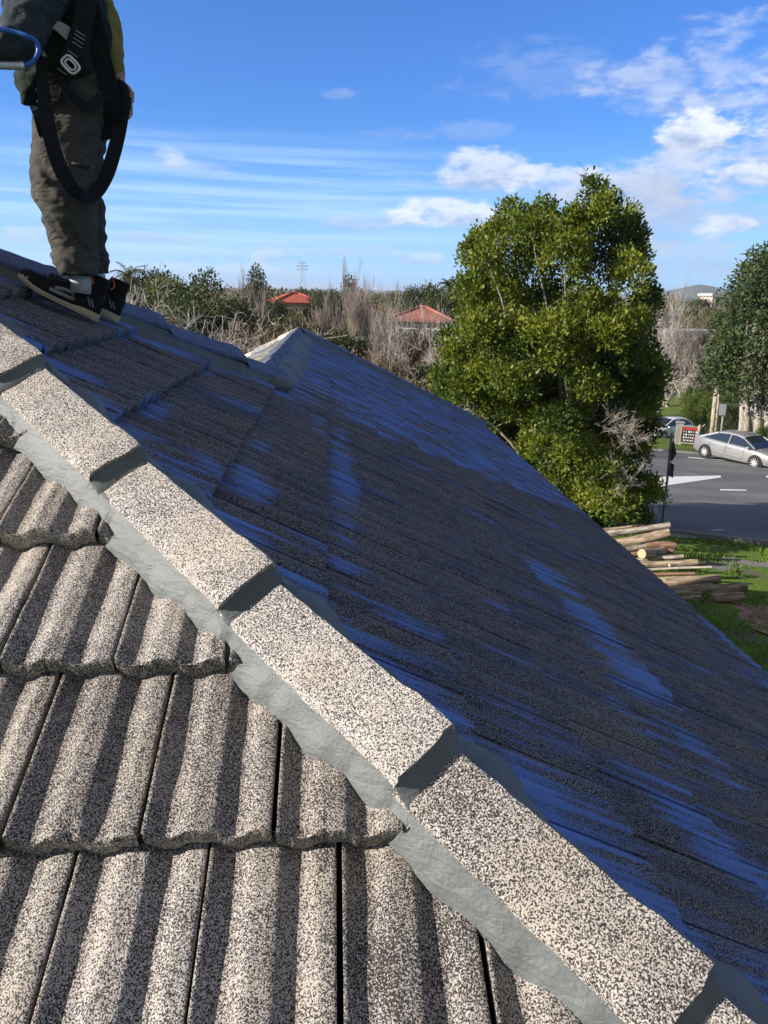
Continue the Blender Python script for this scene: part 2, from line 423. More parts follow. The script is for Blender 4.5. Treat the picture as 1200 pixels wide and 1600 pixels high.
        c = nt.mix(shade_tint, c, (0.034, 0.052, 0.120))  # bluish shade of the whole slope, put into the tile colour
        c = nt.mix(nt.m('MULTIPLY', mk, .88), c, (0.105, 0.205, 0.52))  # thin paint smears, with the blue of the skylight put into their colour
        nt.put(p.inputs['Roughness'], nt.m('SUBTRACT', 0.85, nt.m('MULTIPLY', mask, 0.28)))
    else: p.inputs['Roughness'].default_value = rough
    nt.put(p.inputs['Base Color'], c)
    p.inputs['Specular IOR Level'].default_value = 0.25
    nt.put(p.inputs['Normal'], nt.bump(nt.m('ADD', f, nt.m('MULTIPLY', med, 0.5)), 0.55, 0.004))
    return m
# smears in (y along the course, b up the slope measured from course X1)
def kb(k): return -k*G
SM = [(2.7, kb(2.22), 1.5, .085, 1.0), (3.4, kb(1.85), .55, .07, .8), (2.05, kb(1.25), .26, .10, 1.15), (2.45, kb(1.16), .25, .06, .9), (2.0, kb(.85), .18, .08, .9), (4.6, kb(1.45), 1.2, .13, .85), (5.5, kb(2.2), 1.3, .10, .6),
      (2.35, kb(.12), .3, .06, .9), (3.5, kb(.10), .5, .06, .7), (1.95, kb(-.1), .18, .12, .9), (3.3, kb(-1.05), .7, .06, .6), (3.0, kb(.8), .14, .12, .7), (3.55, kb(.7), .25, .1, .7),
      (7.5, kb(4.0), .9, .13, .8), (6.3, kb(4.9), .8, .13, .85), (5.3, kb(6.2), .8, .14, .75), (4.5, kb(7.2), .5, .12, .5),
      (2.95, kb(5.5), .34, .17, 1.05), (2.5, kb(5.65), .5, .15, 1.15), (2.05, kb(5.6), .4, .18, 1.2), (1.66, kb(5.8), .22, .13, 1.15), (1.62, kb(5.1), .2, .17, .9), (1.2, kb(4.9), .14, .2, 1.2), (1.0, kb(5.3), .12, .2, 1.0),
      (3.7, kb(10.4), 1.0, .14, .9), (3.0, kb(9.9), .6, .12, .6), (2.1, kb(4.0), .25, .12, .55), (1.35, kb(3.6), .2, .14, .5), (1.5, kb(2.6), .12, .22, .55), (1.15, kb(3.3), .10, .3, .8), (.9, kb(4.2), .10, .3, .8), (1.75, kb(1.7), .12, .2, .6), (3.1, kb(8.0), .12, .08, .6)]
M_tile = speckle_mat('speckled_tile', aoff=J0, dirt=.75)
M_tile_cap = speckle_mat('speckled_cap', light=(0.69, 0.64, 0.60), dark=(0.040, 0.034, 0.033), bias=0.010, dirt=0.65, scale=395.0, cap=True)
M_tile_shade_smear = speckle_mat('shade_toned_smeared_tile', light=(0.31, 0.30, 0.30), dark=(0.010, 0.010, 0.012), bias=-0.012, smears=SM, aoff=.06)  # same tile for the shadow side, its shade painted into the colour, plus smears
def mortar_mat():
    m, nt, p = new_mat('painted_mortar')
    co = obj_co(nt)
    n = nt.noise(co, 7.0, 5, 0.6); s = nt.noise(nt.vm('MULTIPLY', co, (1.0, 1.0, 3.0)), 45.0, 4, 0.65)
    c = nt.mix(nt.ss(n, 0.3, 0.7), (0.088, 0.096, 0.096), (0.125, 0.134, 0.133))
    c = nt.mix(nt.ss(s, 0.58, 0.75, 0, .5), c, (0.19, 0.20, 0.19))
    c = nt.mix(nt.ss(nt.noise(co, 90.0, 3, 0.7), 0.66, 0.72, 0, .8), c, (0.05, 0.055, 0.055))
    nt.put(p.inputs['Base Color'], c); p.inputs['Roughness'].default_value = 0.6
    tr = nt.noise(nt.vm('MULTIPLY', co, (14.0, 14.0, 60.0)), 1.0, 3, 0.55, 0.8)
    hgt = nt.m('ADD', nt.m('MULTIPLY', nt.noise(co, 130.0, 3, 0.6), 0.4), nt.m('MULTIPLY', tr, 1.0))
    nt.put(p.inputs['Normal'], nt.bump(hgt, 0.6, 0.006))
    return m
M_mortar = mortar_mat()

house = empty('house', (0.5, 2.5, ZE-2.45))
tag(house, 'house with speckled concrete tile hip roof that fills the foreground', 'house')
rng = np.random.default_rng(7)
hipN = (1, 1, AX)                             # x + y <= AX  (sunlit side)
def near_view(c):
    return 2 if (-1.5 < c[0] < 1.15 and -.25 < c[1] < 2.6) else (1 if c[0] > -3 else 0)
frS = ((0, Y1, AZ0+T*Y1), (1, 0, 0), (0, CP, SP), (0, -SP, CP))
mS0 = int(math.floor((YE-Y1)/CP/G)); mS1 = int(math.ceil((APY-Y1)/CP/G))
p1 = tiles(frS, J0, mS0, mS1, XL, XE, [hipN, (0, 1, APY), (0, -1, -YE+.03), (-1, 0, -XL)], near_view, rng)
face_obj('sunlit_roof_face', [p1], M_tile, house)
def shade_view(c): return 2 if (c[1] < 3.2 and c[0] < .1) else 1 if c[1] < 6.5 else 0
frD = ((X1, 0, zD(X1, 0)), (0, 1, 0), (-CP, 0, SP), (SP, 0, CP))
kE = int(math.ceil((XE-X1)/GP))
hN = (-1, -1, -AX)
# course k has its front edge at b=-k*G -> m=-k
# the lowest course is cut off at the eave
pA = tiles(frD, .06, -1, 5, 0.3, 4.2, [hN, (-1, 1, 4.27), (0, 1, YR)], shade_view, rng, .031, .75)
pB = tiles(frD, .06, -1, 0, YR-.2, YP+.4, [(0, -1, -YR), (-1, 0, -XR), (-1, 1, YP-XR)], shade_view, rng, .025, .6)
pC = tiles(frD, .06, -kE, -1, YE, YP-XR+XE, [hN, (-1, 1, YP-XR), (1, 0, XE+.03)], shade_view, rng, .020, .55)
face_obj('shaded_roof_face', [pA, pB, pC], M_tile_shade_smear, house)
ZR = zD(XR, 0)
frW = ((XR, 0, ZR), (0, -1, 0), (CP, 0, SP), (-SP, 0, CP))
nW = int(math.ceil((XR-XW)/GP))
# hip cut at the far end:  y - YP <= XR - x
pW2 = tiles(frW, .02, -nW, 0, -(YP+XR-XW), -YR, [(-1, -1, -(XR+YR)), (1, 0, XR), (-1, 0, -XW+.03), (1, 1, XR+YP)], lambda c: 1, rng)
# west face region is x<=XR, y<=YP+(XR-x), y>=YR+(XR-x): planes (1,1,XR+YP) and (-1,-1,-(XR+YR))
face_obj('west_roof_face', [pW2], M_tile, house)
frN = ((0, APY, zS(0, APY)), (-1, 0, 0), (0, -CP, SP), (0, SP, CP))
nN = int(math.ceil((YR+XR-XW-APY)/GP))
pN = tiles(frN, 0, -nN, 0, .2, -XL, [(1, -1, -4.27), (0, -1, -APY), (1, 1, XR+YR), (0, 1, YR+XR-XW+.03), (-1, 0, -XL)], lambda c: 0, rng, .025, .6)
face_obj('north_roof_face', [pN], M_tile_shade_smear, house)
frE = ((XR, YP, ZR), (-1, 0, 0), (0, -CP, SP), (0, SP, CP))
pE = tiles(frE, 0, -nW, 0, -(XE-XR), (XE-XR), [(1, -1, XR-YP), (-1, -1, -(XR+YP)), (0, 1, YP+XE-XR+.03)], lambda c: 0, rng, .025, .6)
face_obj('far_end_roof_face', [pE], M_tile_shade_smear, house)

# ---- capping tiles
cap_rng = random.Random(5)
def cap_axes(hdir):
    h = Vector(hdir).normalized(); side = Vector((-h.y, h.x, 0)).normalized()       # towards the face that is seen beyond the cap
    up = h.cross(side).normalized()
    if up.z < 0: up = -up; 
    return h, side, up
CAPSEC = [(-.097, -.072), (-.099, -.060), (-.095, -.0530), (-.062, -.0335), (-.030, -.0155), (-.010, -.0042), (0, .0004), (.006, -.004), (.018, -.023), (.034, -.048), (.050, -.073), (.053, -.080), (.051, -.090)]
def cap_line(P0, P1, first, name_m, hi=True, mat=None, wide=1.0, lift=DZ, main=False):
    """caps from P0 (top) down to P1; first = distance from P0 to the first joint"""
    P0 = Vector(P0); P1 = Vector(P1); h, side, up = cap_axes(P1-P0); tot = (P1-P0).length
    joints = [0.0]; q = first
    while q < tot-.05: joints.append(q); q += L
    joints.append(tot)
    RISE = .029 if hi else .012
    mort = MB()
    for i in range(len(joints)-1):
        a = joints[i]-.03 if i else 0.0; b = joints[i+1]; ln = b-joints[i]
        mb = MB(); rings = []; N = 18 if hi else 5
        jr = cap_rng.uniform(-.004, .004); jl = cap_rng.uniform(-.003, .003); yaw = cap_rng.uniform(-.006, .006)
        ss_ = [0] + [k/N for k in range(1, N+1)]
        for s in ss_:
            d = a+(b-a)*s
            ht = lift + jl*s - RISE*(1-(d-joints[i])/L if ln > .3 else 1-s*.6) + .0005
            col_ = 1.0 + .055*max(0, min(1, (s-.80)/.03)) if hi else 1.0
            ring = []
            for (w, z) in CAPSEC:
                jw = cap_rng.gauss(0, .0009) if hi else 0
                jz = cap_rng.gauss(0, .0006) if hi else 0
                hh = cap_rng.gauss(0, .0019) if (hi and s == 1) else 0
                endr = -.003 if s == 1 else 0
                ring.append(P0 + h*(d+hh) + side*(w*col_*wide + jr + yaw*(s-.5) + jw) + up*(z*wide + ht + (col_-1)*.09 + endr + jz))
            rings.append(ring)
        # end face and underside
        last = rings[-1]; inner = [p - up*.02 + h*(-.002) for p in last]
        rings.append(inner)
        mb.loft(rings, cap=False, closed=False)
        o = mb.build('hip_cap' if abs(h.z) > .1 else 'ridge_cap', mat or M_tile_cap, house, smooth=False)
        if hi:
            for pl in o.data.polygons: pl.use_smooth = True
            e = o.modifiers.new('e', 'EDGE_SPLIT'); e.split_angle = 0.6
        # mortar fillet closing the lower end
        if i < len(joints)-2:
            cols = []
            for t_, (w, z) in enumerate(CAPSEC[1:-1]):
                pa = Vector(P0 + h*(b-.006) + side*(w*1.045*wide+jr) + up*(z*wide + lift + jl - .002))
                pb = Vector(P0 + h*(b+.012+cap_rng.gauss(0, .0012)) + side*(w*1.03*wide+jr) + up*(z*wide + lift - .018 + cap_rng.gauss(0, .001)))
                pc = Vector(P0 + h*(b+.024+cap_rng.gauss(0, .003)) + side*(w*1.0*wide) + up*(z*wide + lift - RISE + .0045 + .002))
                pd = Vector(P0 + h*(b+.036+cap_rng.gauss(0, .003)) + side*(w*.99*wide) + up*(z*wide + lift - RISE - .003))
                cols.append([pa, pb, pc, pd])
            nn = 4; fs = [(q*nn+r, q*nn+r+1, (q+1)*nn+r+1, (q+1)*nn+r) for q in range(len(cols)-1) for r in range(nn-1)]
            mort.add([p for c_ in cols for p in c_], fs)
    # bedding strips on either side, running into the tiles
    ns_ = int(tot/(.010 if hi else .08))
    for sd in (-1, 1):
        rows = []
        for q in range(ns_+1):
            d = tot*q/ns_
            j = 0
            while j < len(joints)-2 and d > joints[j+1]: j += 1
            fr = min(1, (d-joints[j])/L)
            hc = lift - RISE*(1-fr)
            nz = mnoise.noise(Vector((d*9, sd*3.3, tot))) ; nz2 = mnoise.noise(Vector((d*38, sd*7.3, tot)))
            nz3 = mnoise.noise(Vector((d*3.1, sd*1.3, tot*2)))
            wo = .109 + .002*nz + .0035*nz2 + .003*nz3 + .0025*mnoise.noise(Vector((d*130, 2.2, tot))) if sd < 0 else .125 + .015*nz + .006*nz2
            bul = 0.0
            if sd > 0:                                     # lumps of mortar at each joint on the far side
                dj = min(abs(d-jj-.05) for jj in joints[1:]) if len(joints) > 1 else 9
                bul = .040*math.exp(-(dj/.055)**2)
            fall = (.100 if main else .118 if sd < 0 else .128)+bul*.5
            pts_k = (1, .5, .2, .05, 0, 0)
            if sd < 0 and main:
                qp = P0 + h*d - side*.14; bb_ = (qp.y-Y1)/CP; mm = math.floor(bb_/G)
                sf = ((qp.x-J0-(.5*W if mm % 2 else 0))/W) % 1.0
                wo += .15*(-float(prof(sf))) + .004*(bb_/G-mm)
                fall += .018*(bb_/G-mm)+.5*(-float(prof(sf)))
            pts = []
            for (w, z) in (((.078, -.050), (.090, -.066), (.096, -.080), (wo-.005, -fall+.006), (wo, -fall-.001), (wo+.004, -fall-(.032 if main else .075))) if sd < 0 else
                           ((.025, -.045), (.050+bul*.2, -.070+bul*.35), (.064+bul*.5, -.082+bul*.3), (.086+bul*.8, -.094+bul*.1), (wo+bul, -.122-bul*.36), (wo+.012+bul, -.160-bul*.36))):
                k_ = (pts_k if sd < 0 else (1, .7, .35, 0, 0, 0))[len(pts)]
                zz = z + lift + (hc-lift)*k_ + .003*nz2*(w > .1)
                if not main: zz -= max(0, d-(tot-.07))*1.4*max(0.0, (w-.05)/.05)
                pts.append(P0 + h*d + side*(sd*w) + up*(zz))
            rows.append(pts)
        mort.loft(rows if sd > 0 else [list(reversed(r)) for r in rows], cap=False, closed=False)
    o = mort.build(name_m, M_mortar, house, smooth=True)
    return o
crease = lambda x: Vector((x, AX-x, zD(x, 0)))
hv = Vector((1, -1, -T)); hl = hv.length
sA = (APX-AX)*hl                                # arc position of the apex (s=0 at x=AX)
first = ((S0 - sA) % L)
CM = {}
# cap apex points were fitted vertically above the crease, so lift is measured along 'up'
cap_line(crease(APX), crease(XE), first, 'mortar_bedding', True, main=True)
cap_line(Vector((APX, APY, zD(APX, 0))), Vector((XR+.07, YR+.07, ZR-.07*T)), .30, 'mortar_bedding', True, M_tile_shade_smear, 1.0, .07)
cap_line(Vector((XR, YP, ZR)), Vector((XR, YR-.02, ZR)), .35, 'mortar_bedding', False, M_tile_shade_smear, .9, .055)
cap_line(Vector((XR, YP, ZR)), Vector((XE, YP+XE-XR, ZE)), .35, 'mortar_bedding', False, M_tile_shade_smear, .9, .055)
cap_line(Vector((XR, YP, ZR)), Vector((XW, YP+XE-XR, ZE)), .35, 'mortar_bedding', False, M_tile_cap, .9, .055)
cap_line(Vector((XL, APY, zD(APX, 0))), Vector((APX, APY, zD(APX, 0))), .35, 'mortar_bedding', False, M_tile_cap, 1, .055)

mb = MB(); mb.ell((XR+.05, YR-.03, ZR-.045), (.10, .10, .05), 14, 8); mb.build('mortar_bedding', M_mortar, house, smooth=True)
# ---- roofing felt under the tiles
M_felt = simple('roofing_felt', (0.02, 0.02, 0.02), .95, .1, 3)
fd = .085; mb = MB()
zz_ = lambda p: (p[0], p[1], p[2]-fd)
zA = zD(APX, 0); yR2 = YP+XE-XR; xv = XW; yv = YR+XR-XW
q_ = [(XL, YE, ZE), (XE, YE, ZE), (APX, APY, zA), (XL, APY, zA), (XR, YR, ZR), (XR, YP, ZR), (XE, yR2, ZE), (XW, yR2, ZE), (XW, yv, ZE), (XL, yv, ZE)]
mb.add([zz_(p) for p in q_], [(0, 1, 2, 3), (1, 6, 5), (1, 5, 4), (1, 4, 2), (5, 7, 8), (5, 8, 4), (5, 6, 7), (3, 2, 4), (3, 4, 8), (3, 8, 9)])
mb.build('roofing_felt', M_felt, house)
# ---- gutter, fascia, soffit, walls
M_gut = simple('gutter_paint', (0.09, 0.115, 0.11), 0.45, .15, 3)
M_wall = simple('wall_paint', (0.55, 0.52, 0.46), 0.85, .08, 3, .2, .004)
outline = [(XL, YE), (XE, YE), (XE, YP+XE-XR), (XW, YP+XE-XR), (XW, YR+XR-XW), (XL, YR+XR-XW)]
def offs(poly, d):
    out = []; n = len(poly)
    for i in range(n):
        p = Vector(poly[i]); a = (p-Vector(poly[i-1])).normalized(); b = (Vector(poly[(i+1) % n])-p).normalized()
        na_ = Vector((a.y, -a.x)); nb_ = Vector((b.y, -b.x)); k = (na_+nb_)/(1+na_.dot(nb_))
        out.append(p+k*d)
    return out
mb = MB()
sec = [(-.07, -.07), (-.07, -.17), (.02, -.17), (.035, -.15), (.042, -.078), (.036, -.070), (.030, -.078), (.022, -.155), (-.05, -.155), (-.05, -.07)]
n = len(outline); rings = []
for (d, z) in sec: rings.append([(p.x, p.y, ZE+z) for p in offs(outline, d)])
mb.loft(rings, cap=False)
mb.build('gutter', M_gut, house)
mb = MB(); o1 = offs(outline, -.06); o2 = offs(outline, -.5)
rings = [[(p.x, p.y, ZE-.172) for p in o1], [(p.x, p.y, ZE-.20) for p in o1], [(p.x, p.y, ZE-.205) for p in o2]]
mb.loft(rings, cap=False); mb.build('soffit', M_gut, house)
mb = MB(); mb.loft([[(p.x, p.y, ZE-.2) for p in o2], [(p.x, p.y, ZE-4.2) for p in o2]], cap=False); mb.build('wall', M_wall, house)
# ================================================================== GROUND
A25 = 25*D2R
GS = [(-9000, -14), (-30, -6.5), (-5, -4.5), (0, -4.45), (9, -4.45), (11.5, -4.62), (14, -5.0), (17.5, -5.18), (18.5, -5.32), (43, -7.88), (46, -8.0), (60, -9.9), (66, -9.9), (90, -6.9), (130, -6.1), (20000, -6.0)]
def gz(x, y):
    s = x*math.sin(A25)+y*math.cos(A25)
    for (a, za), (b, zb) in zip(GS, GS[1:]):
        if s <= b: return za+(zb-za)*(s-a)/(b-a)
    return GS[-1][1]
def on_ground(u, v):                            # where the sight line meets the ground
    r = ray(u, v); d = 2.0
    while d < 3000:
        p = r*(d/math.hypot(r[0], r[1]))
        if p[2] <= gz(p[0], p[1]): return Vector((p[0], p[1], gz(p[0], p[1])))
        d *= 1.002
    return Vector(p)
def ground_mat():
    m, nt, p = new_mat('grass_ground')
    co = obj_co(nt)
    n = nt.noise(co, .9, 6, .65); f = nt.noise(co, 25.0, 3, .7); b = nt.noise(co, .12, 4, .6)
    grass = nt.mix(nt.ss(f, .3, .7), (0.060, 0.115, 0.016), (0.165, 0.225, 0.040))
    grass = nt.mix(nt.ss(b, .45, .65), grass, (0.10, 0.12, 0.035))
    dirt = nt.mix(f, (0.09, 0.07, 0.055), (0.19, 0.16, 0.13))
    c = nt.mix(nt.ss(nt.m('ADD', n, nt.m('MULTIPLY', f, .12)), .60, .70), grass, dirt)
    nt.put(p.inputs['Base Color'], c); p.inputs['Roughness'].default_value = .95; p.inputs['Specular IOR Level'].default_value = .1
    nt.put(p.inputs['Normal'], nt.bump(f, .8, .03))
    return m
M_ground = ground_mat()
mb = MB()
radii = [.01, 2, 4, 6, 8] + [9+i*.75 for i in range(50)] + [48+i*3 for i in range(20)] + [110*1.25**i for i in range(22)]
NA = 180
for r in radii:
    for k in range(NA):
        a = 2*math.pi*k/NA; x, y = r*math.sin(a), r*math.cos(a)
        mb.v.append((x, y, gz(x, y) + (.03*mnoise.noise(Vector((x*.7, y*.7, 0))) if 8 < r < 60 and x*math.sin(A25)+y*math.cos(A25) < 17.4 else 0)))
nr = len(radii)
mb.f = [(i*NA+k, (i+1)*NA+k, (i+1)*NA+(k+1) % NA, i*NA+(k+1) % NA) for i in range(nr-1) for k in range(NA)]
o = mb.build('ground', M_ground); tag(o, 'green lawn and verge falling away from the house', 'ground', kind='structure')

eS = Vector((math.sin(A25), math.cos(A25), 0)); eT = Vector((math.cos(A25), -math.sin(A25), 0))
def P_st(s, t, dz=0): p = eS*s+eT*t; return Vector((p.x, p.y, gz(p.x, p.y)+dz))
def st(p): return p[0]*eS.x+p[1]*eS.y, p[0]*eT.x+p[1]*eT.y
def strip(name, mat, s0, s1, t0, t1, dz, ns=1, nt_=1, parent=None):
    mb = MB(); brk = sorted(set([s0, s1]+[g[0] for g in GS if s0 < g[0] < s1])); 
    for s in brk:
        for k in range(nt_+1): mb.v.append(tuple(P_st(s, t0+(t1-t0)*k/nt_, dz)))
    q = nt_+1
    mb.f = [(i*q+k, i*q+k+1, (i+1)*q+k+1, (i+1)*q+k) for i in range(len(brk)-1) for k in range(nt_)]
    return mb.build(name, mat, parent)
def asphalt():
    m, nt, p = new_mat('asphalt')
    co = obj_co(nt)
    n = nt.noise(co, .5, 5, .6); f = nt.noise(co, 60.0, 2, .6); w = nt.noise(nt.vm('MULTIPLY', co, (.15, .6, 1)), 1.0, 3)
    v = nt.m('ADD', nt.m('MULTIPLY', n, .35), nt.m('ADD', nt.m('MULTIPLY', f, .35), nt.m('MULTIPLY', w, .4)))
    nt.put(p.inputs['Base Color'], nt.mix(nt.ss(v, .3, .8), (0.100, 0.102, 0.105), (0.200, 0.200, 0.200)))
    pt_ = nt.node('ShaderNodeTexBrick'); nt.put(pt_.inputs[0], nt.vm('ADD', co, (3, 2, 0))); pt_.inputs['Scale'].default_value = .14; pt_.inputs['Color1'].default_value = (.75, .75, .76, 1); pt_.inputs['Color2'].default_value = (1.1, 1.1, 1.1, 1); pt_.inputs['Mortar'].default_value = (.6, .6, .6, 1); pt_.inputs['Mortar Size'].default_value = .004
    base = p.inputs['Base Color'].links[0].from_socket; nt.put(p.inputs['Base Color'], nt.mix(.6, base, nt.mix(1.0, base, pt_.outputs[0], 'MULTIPLY')))
    p.inputs['Roughness'].default_value = .9; p.inputs['Specular IOR Level'].default_value = .25
    return m
M_asph = asphalt()
tag(strip('road', M_asph, 18.5, 43, -90, 140, .012), 'wide grey asphalt road beyond the lawn', 'road', kind='structure')
M_conc = simple('concrete', (0.30, 0.29, 0.27), .9, .18, 4, .3, .004)
M_paint = simple('road_paint', (0.72, 0.72, 0.70), .7, .15, 6)
M_kerb = simple('kerb_concrete', (0.22, 0.21, 0.19), .9, .25, 5)
for s_, nm in ((18.42, 'kerb'), (43.08, 'kerb')):
    mb = MB()
    for t in range(-60, 120, 6):
        a, b = P_st(s_, t+.0), P_st(s_, t+6-.02)
        mb.box((a+b)/2+Vector((0, 0, .05)), (5.98, .16, .14), rz=-A25)
    tag(mb.build(nm, M_kerb), 'near concrete kerb between the lawn and the road' if s_ < 20 else 'far concrete kerb behind the silver car', 'kerb', kind='structure')
# painted markings on the road
def ground_poly(name, mat, pix, dz, label, cat, rag=0.0):
    pts = [on_ground(u, v) for u, v in pix]
    if rag:
        q = []
        for i, p in enumerate(pts):
            b = pts[(i+1) % len(pts)]; k = max(2, int((b-p).length/.12))
            for j in range(k):
                c = p.lerp(b, j/k); c = c + Vector((mnoise.noise(c*2.1), mnoise.noise(c*2.1+Vector((9, 0, 0))), 0))*rag + Vector((mnoise.noise(c*8), mnoise.noise(c*8+Vector((9, 0, 0))), 0))*rag*.35
                q.append(Vector((c.x, c.y, gz(c.x, c.y))))
        pts = q
    mb = MB(); mb.add([p+Vector((0, 0, dz)) for p in pts], [tuple(range(len(pts)))])
    o = mb.build(name, mat); return tag(o, label, cat, kind='structure')
ground_poly('road_marking', M_paint, [(985, 775), (1035, 746), (1126, 744), (1126, 747), (1038, 760)], .022, 'white painted wedge of the traffic island on the road', 'road marking')
ground_poly('road_marking', M_paint, [(1125, 765.3), (1166, 766), (1166, 768), (1125, 767.3)], .022, 'short white lane dash on the road right of the wedge', 'road marking')
ground_poly('road_marking', M_paint, [(1197, 744), (1230, 745), (1230, 748), (1197, 747)], .022, 'white lane dash at the right edge of the picture', 'road marking')
ground_poly('road_marking', M_paint, [(1075, 714.6), (1140, 719.6), (1140, 721), (1075, 716)], .022, 'thin white edge line beside the silver car', 'road marking')
ground_poly('road_marking', M_paint, [(1111, 829.0), (1130, 829.2), (1130, 830.2), (1111, 830)], .022, 'thin white dash on the road near the lawn kerb', 'road marking')
ground_poly('footpath', M_conc, [(1010, 842), (1048, 829), (1068, 829), (1092, 843)], .03, 'pale concrete slab at the kerb behind the logs', 'footpath')
m, nt, p = new_mat('brick_paving')
br = nt.node('ShaderNodeTexBrick'); nt.put(br.inputs['Vector'], nt.vm('MULTIPLY', obj_co(nt), (1, 1, 0)))
br.inputs['Scale'].default_value = 4.6; br.inputs['Color1'].default_value = (.40, .17, .10, 1); br.inputs['Color2'].default_value = (.52, .27, .17, 1); br.inputs['Mortar'].default_value = (.12, .09, .07, 1)
br.inputs['Mortar Size'].default_value = .04
nt.put(p.inputs['Base Color'], nt.mix(nt.ss(nt.noise(obj_co(nt), 3.0, 4, .7), .56, .66), br.outputs[0], (0.10, 0.12, 0.04))); p.inputs['Roughness'].default_value = .9
ground_poly('brick_path', m, [(1128, 950), (1150, 940), (1175, 944), (1205, 938), (1290, 940), (1300, 1010), (1200, 1000), (1180, 985), (1158, 977), (1165, 962)], .014, 'red brick paving in the grass at the right edge', 'path', .25)
m, nt, p = new_mat('gravel'); gco = obj_co(nt)
nt.put(p.inputs['Base Color'], nt.mix(nt.ss(nt.noise(gco, 40, 3), .35, .65), (.09, .085, .075), (.24, .23, .21))); p.inputs['Roughness'].default_value = .95
o = ground_poly('gravel', m, [(1110, 878), (1135, 872), (1165, 880), (1200, 876), (1290, 880), (1290, 905), (1215, 900), (1180, 908), (1150, 898), (1128, 896)], .010, 'grey gravel patch in the lawn behind the logs', 'gravel', .45)

# ---- grass blades on the lawn
def leaf_mat(name, c0, c1, trans=.35, rough=.5, spec=.35):
    m, nt, p = new_mat(name)
    at_ = nt.node('ShaderNodeAttribute', attribute_name='tint').outputs['Fac']
    c = nt.mix(at_, c0, c1)
    nt.put(p.inputs['Base Color'], c); p.inputs['Roughness'].default_value = rough; p.inputs['Specular IOR Level'].default_value = spec
    tr = nt.node('ShaderNodeBsdfTranslucent'); nt.put(tr.inputs[0], nt.mix(1.0, c, (1.3, 1.35, .7), 'MULTIPLY'))
    mx = nt.node('ShaderNodeMixShader'); mx.inputs[0].default_value = trans
    nt.l.new(p.outputs[0], mx.inputs[1]); nt.l.new(tr.outputs[0], mx.inputs[2]); nt.l.new(mx.outputs[0], nt.n['Material Output'].inputs[0])
    return m
M_grass = leaf_mat('grass_blade', (0.06, 0.125, 0.014), (0.22, 0.31, 0.045))
M_grass.name = 'grass_blade'
rg = np.random.default_rng(3)
N = 34000
s_ = rg.uniform(9.5, 18.2, N); t_ = rg.uniform(-1, 6, N)
keep = np.array([mnoise.noise(Vector((s_[i]*.9, t_[i]*.9, 5))) > -.18+.4*(13.5 < s_[i] < 16.5 and t_[i] > .9)*1 for i in range(N)])
s_ = s_[keep]; t_ = t_[keep]; N = len(s_)
V = np.zeros((N*4, 3)); hh = rg.uniform(.03, .085, N); wd = rg.uniform(.006, .014, N); aa = rg.uniform(0, 6.283, N); le = rg.uniform(-.04, .04, (N, 2))
for i in range(N):
    b = P_st(s_[i], t_[i], -.005); ca, sa = math.cos(aa[i])*wd[i], math.sin(aa[i])*wd[i]
    V[i*4] = (b.x-ca, b.y-sa, b.z); V[i*4+1] = (b.x+ca, b.y+sa, b.z)
    V[i*4+2] = (b.x+ca*.2+le[i, 0], b.y+sa*.2+le[i, 1], b.z+hh[i]); V[i*4+3] = (b.x-ca*.2+le[i, 0], b.y-sa*.2+le[i, 1], b.z+hh[i])
o = np_mesh('grass', V, np.arange(N*4).reshape(N, 4), M_grass, attr=rg.random(N))
tag(o, 'bright green grass blades on the lawn by the log pile', 'grass', kind='stuff')

# ================================================================== TREES
def leaves(centers, normals, size, rg, jitter=.6, aspect=.55):
    """diamond shaped leaf faces"""
    n = len(centers)
    d = normals + rg.normal(0, jitter, (n, 3)); d /= np.linalg.norm(d, axis=1)[:, None]
    r = rg.normal(0, 1, (n, 3)); a = np.cross(d, r); a /= np.linalg.norm(a, axis=1)[:, None]
    sz = size*rg.uniform(.65, 1.3, n)[:, None]
    b = np.cross(d, a)
    c = centers
    V = np.stack([c, c+d*sz*.5+a*sz*aspect*.5+b*sz*.08, c+d*sz, c+d*sz*.5-a*sz*aspect*.5+b*sz*.08], 1).reshape(-1, 3)
    return V
def crown_leaves(lobes, per_m2, size, rg, sprig=11, spr=.16, up=.35, fill=.25, zsquash=1.0, tintlobe=.35):
    """lobes: (cx,cy,cz, rx,ry,rz). sprigs of leaves over each lobe's shell"""
    VC = []; VN = []; TI = []
    for (cx, cy, cz, rx, ry, rz) in lobes:
        rm = (rx*ry*rz)**(1/3); n = max(4, int(per_m2*4*math.pi*rm*rm/sprig))
        q = rg.normal(0, 1, (n, 3)); q /= np.linalg.norm(q, axis=1)[:, None]
        q[:, 2] = np.where(q[:, 2] < -.5, -q[:, 2]*.6, q[:, 2])
        rad = np.where(rg.random(n) < fill, rg.uniform(.35, .85, n), rg.uniform(.82, 1.12, n))
        pc = q*rad[:, None]*np.array([rx, ry, rz]) + np.array([cx, cy, cz])
        tl = rg.uniform(-tintlobe, tintlobe)
        ts = np.clip(.5+tl+rg.normal(0, .18, n), 0, 1)
        for k in range(sprig):
            off = rg.normal(0, 1, (n, 3)); off /= np.linalg.norm(off, axis=1)[:, None]
            base = pc + off*spr*rg.random((n, 1))**.5*np.array([1, 1, 1.15])
            nn = off*.8 + q*.5 + np.array([0, 0, up])
            VC.append(base); VN.append(nn); TI.append(np.clip(ts+rg.normal(0, .12, n), 0, 1))
    Cc = np.concatenate(VC); Nn = np.concatenate(VN); Ti = np.concatenate(TI)
    return leaves(Cc, Nn, size, rg), Ti
def crown_obj(name, mat, parent, lobes, *a, **k):
    V, Ti = crown_leaves(lobes, *a, **k)
    n = len(V)//4
    o = np_mesh(name, V, np.arange(n*4).reshape(n, 4), mat, parent, attr=Ti)
    return o
